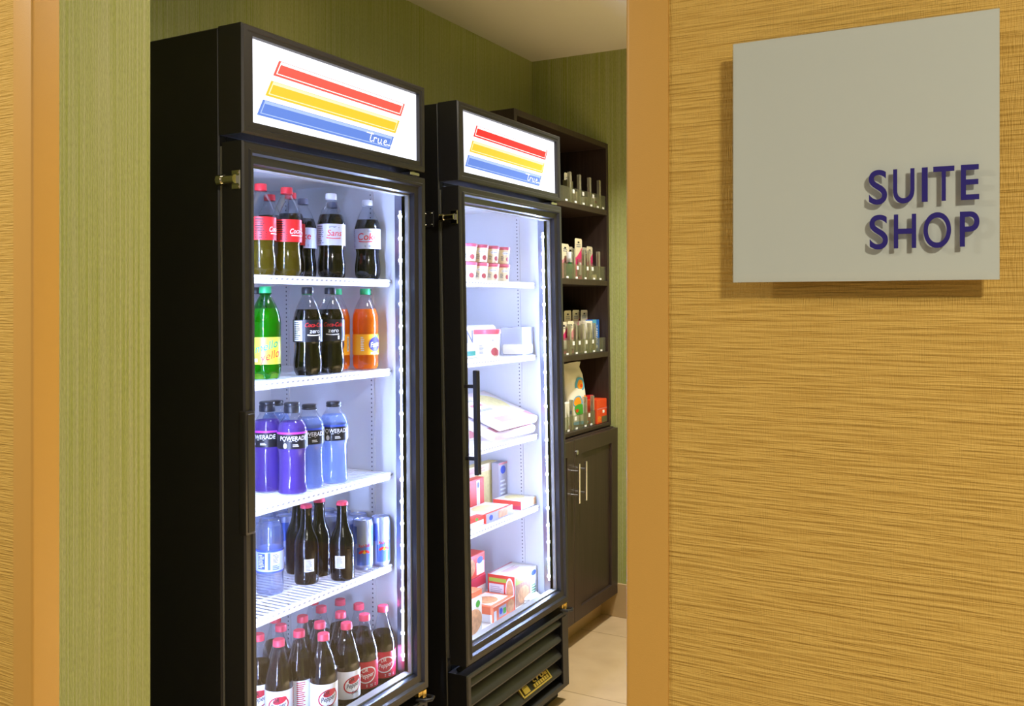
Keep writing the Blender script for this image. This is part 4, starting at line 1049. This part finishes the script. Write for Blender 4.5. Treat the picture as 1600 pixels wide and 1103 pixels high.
# second lowest
card('back row hang card with rose corner, leftmost of three', 1, 3.686, -1.745, h=.182, pinkm='pinkpale')
card('back row pink hang card, middle of three', 1, 3.766, -1.742, h=.184)
card('back row pink hang card, right of three above the white box', 1, 3.822, -1.728, h=.184)
card('front pink hang card half hidden by the freezer door', 1, 3.545, -1.697, w=.06, h=.135)
card('front hang card with rose lower half, second from the freezer door', 1, 3.583, -1.682, w=.060, h=.138, pinkm='pinkpale')
r = thing('toiletry_pack', 'dark clear-fronted pack between the hang cards and the white box', 'pack')
bm = nb(); box(bm, -.025, 0, -.028, .028, 0, .138, 0, .004, 2); finish('shell', bm, M['blister'], r)
bm = nb(); box(bm, -.021, -.006, -.020, .020, .004, .120, 0, .004, 2); finish('contents', bm, M['olive'], r)
bplace(r, -1.672, 3.668, 1)
small('toiletry_box', 'white box with round black mark beside the blue box', 3.706, 1, .070, .035, .138, 'boxwhite', [('o', .15, .80, .4, .93, 'print_black'), ('o', .2, .82, .34, .91, 'boxwhite'), ('l', .3, .4, .7, .65, 'greyprint'), ('r', 0, .0, 1, .12, 'mealgreen'), ('r', .35, .25, .6, .35, 'fblue')], X=-1.668)
r = small('toiletry_box', 'bright blue box with white lettering at the right end of its shelf', 3.778, 1, .074, .035, .142, 'tblue', [('r', 0, .85, .55, 1, 'sky'), ('r', .0, .0, .3, .28, 'yellowp'), ('o', .45, .1, .7, .22, 'white')], X=-1.668)
bm = nb(); put_text(bm, 'TAMPAX', lambda u, v: (.0012, .034 + v*.018, .120 - u*.085), 0, True); finish('lettering', bm, M['white'], r, smooth=False)
# lowest shelf
r = thing('diaper_bag', 'tall white plastic bag with blue, orange and green pictures, lowest bookcase shelf', 'bag')
bm = nb(); secs = [(0, .062, .030, 0), (.02, .066, .036, 0), (.08, .066, .036, -.004), (.15, .064, .034, -.010), (.22, .060, .026, -.018), (.245, .062, .012, -.024), (.256, .066, .005, -.026), (.272, .068, .004, -.020)]
rings = []
for z, a, b, yo in secs:
    rg = []
    for q in range(28):
        t = 2*PI*q/28; ct, st_ = math.cos(t), math.sin(t)
        ex = .55; px = math.copysign(abs(ct)**ex, ct)*b; py = math.copysign(abs(st_)**ex, st_)*a
        wob = .0025*math.sin(5*t + z*40) if z > .2 else 0
        rg.append(bm.verts.new((px + wob, py + yo, z + (.004*math.sin(4*t) if z > .25 else 0))))
    rings.append(rg)
for A, B_ in zip(rings, rings[1:]):
    for q in range(28): f = bm.faces.new([A[q], A[(q+1) % 28], B_[(q+1) % 28], B_[q]])
bm.faces.new(rings[0][::-1]); bm.faces.new(rings[-1])
finish('bag', bm, M['boxwhite'], r, sharp=60)
bm = nb()
def blob(cy, cz, ry, rz_, m, e):
    n = 22; f = bm.faces.new([bm.verts.new((.0368 + e - max(0, cz-.09)*.05, cy + ry*(1+.10*math.sin(6*PI*q/n + cz*90))*math.cos(2*PI*q/n), cz + rz_*(1+.08*math.cos(4*PI*q/n + cy*90))*math.sin(2*PI*q/n))) for q in range(n)]); f.material_index = m
blob(.005, .178, .030, .034, 0, .0002); blob(.008, .178, .018, .022, 1, .0004); blob(.014, .172, .008, .008, 3, .0006)
blob(-.012, .105, .030, .026, 0, .0002); blob(-.014, .105, .024, .020, 1, .0004); blob(.0, .070, .034, .026, 2, .0003); blob(-.018, .066, .010, .008, 3, .0006); blob(.03, .115, .016, .014, 1, .0004)
quad(bm, [(.0372, .020, .05), (.0372, .030, .05), (.0372, .026, .13), (.0372, .018, .13)], 4)
blob(0, .012, .052, .008, 0, .0001)
finish('print', bm, [M['sky'], M['sun'], M['leaf'], M['orangebox'], M['white']], r, smooth=False)
bplace(r, -1.722, 3.695, 0, -.3)
small('snack_box', 'red to yellow box behind the clear dividers on the lowest shelf', 3.785, 0, .074, .035, .118, 'red', [('r', .1, .12, .9, .45, 'yellowp'), ('r', .1, .45, .9, .62, 'sun'), ('r', .1, .62, .9, .9, 'red'), ('r', 0, 0, 1, .1, 'olive')], X=-1.700)
small('snack_box', 'wide orange box at the right end of the lowest bookcase shelf', 3.752, 0, .108, .055, .106, 'orangebox', [('r', 0, .60, 1, .625, 'pinkpale'), ('r', .55, .42, .75, .54, 'white'), ('l', .05, .08, .4, .32, 'sun'), ('r', .45, .02, 1, .28, 'olive')], X=-1.636)
small('toiletry_box', 'white box with blue mark at the left of the lowest shelf beside the freezer', 3.515, 0, .07, .03, .112, 'boxwhite', [('o', .6, .55, .85, .7, 'labelblue'), ('r', .4, .0, 1, .15, 'pinkpale'), ('r', .75, .3, .95, .45, 'print_grey')], X=-1.675)
r = thing('toiletry_tube', 'dark rounded pouch leaning behind the white box on the lowest shelf', 'pouch')
bm = nb(); prism(bm, [(-.035, 0), (.035, 0), (.034, .11), (.024, .145), (.010, .165), (-.012, .17), (-.03, .15)], 0, -.02, 0); finish('pouch', bm, M['label_black'], r); bplace(r, -1.735, 3.575, 0)

# ------------------------------------------------------------------ light
def down(name, x, y, z, power, size, col, spot=None):
    """recessed downlight: trim ring, lens and its lamp"""
    bm = nb(); lathe(bm, [(size/2+.03, 0), (size/2+.03, -.006), (size/2+.004, -.008), (size/2+.002, .0)], 28, 0, close=False)
    t = thing('recessed_downlight', f'round recessed downlight in the ceiling {name}', 'ceiling light', (x, y, z)); finish('trim_ring', bm, M['white'], t)
    l = bpy.data.lights.new('downlight_lamp', 'AREA'); l.shape = 'DISK'; l.size = size; l.energy = power; l.color = col
    if spot: l.spread = math.radians(spot)
    o = bpy.data.objects.new('downlight_lamp', l); C.objects.link(o); o.location = (0, 0, -.003); o.parent = t
WARM = (1, .90, .74); SHOPW = (1, .94, .83)
down('of the hall to the right of the sign', 1.1, -.45, 2.598, 66, .22, WARM)
down('of the hall in front of the opening', -2.3, -.05, 2.598, 42, .2, WARM)
down('of the shop in front of the bookcase', -.95, 3.22, 2.538, 26, .14, SHOPW, 115)
down('of the shop in front of the refrigerators', -.55, 1.75, 2.538, 14, .16, SHOPW)
down('of the shop aisle, added unseen for bounce light', -.0+.6, 2.45, 2.538, 110, .16, SHOPW, 70)  # added lamp out of view, its floor bounce brightens the ceiling

w = bpy.data.worlds.new('World'); bpy.context.scene.world = w; w.use_nodes = True
w.node_tree.nodes['Background'].inputs[0].default_value = (1, .93, .82, 1); w.node_tree.nodes['Background'].inputs[1].default_value = .25

# ------------------------------------------------------------------ camera
cam = bpy.data.cameras.new('camera'); co = bpy.data.objects.new('camera', cam); C.objects.link(co)
cam.sensor_width = 36; cam.sensor_fit = 'HORIZONTAL'; cam.lens = 1456/1600*36
cam.shift_y = -(551.5 - 475)/1600
co.location = (0, 0, 1.40); co.rotation_euler = (PI/2, 0, math.atan2(.4816, .8765)); cam.clip_start = .02
sc = bpy.context.scene; sc.camera = co
sc.view_settings.view_transform = 'Standard'; sc.view_settings.look = 'None'; sc.view_settings.exposure = 0; sc.view_settings.gamma = 1; sc.view_settings.use_curve_mapping = False
sc.cycles.use_denoising = True; sc.cycles.transparent_max_bounces = 40; sc.cycles.max_bounces = 10; sc.cycles.sample_clamp_indirect = 6
sc.cycles.caustics_reflective = False; sc.cycles.caustics_refractive = False
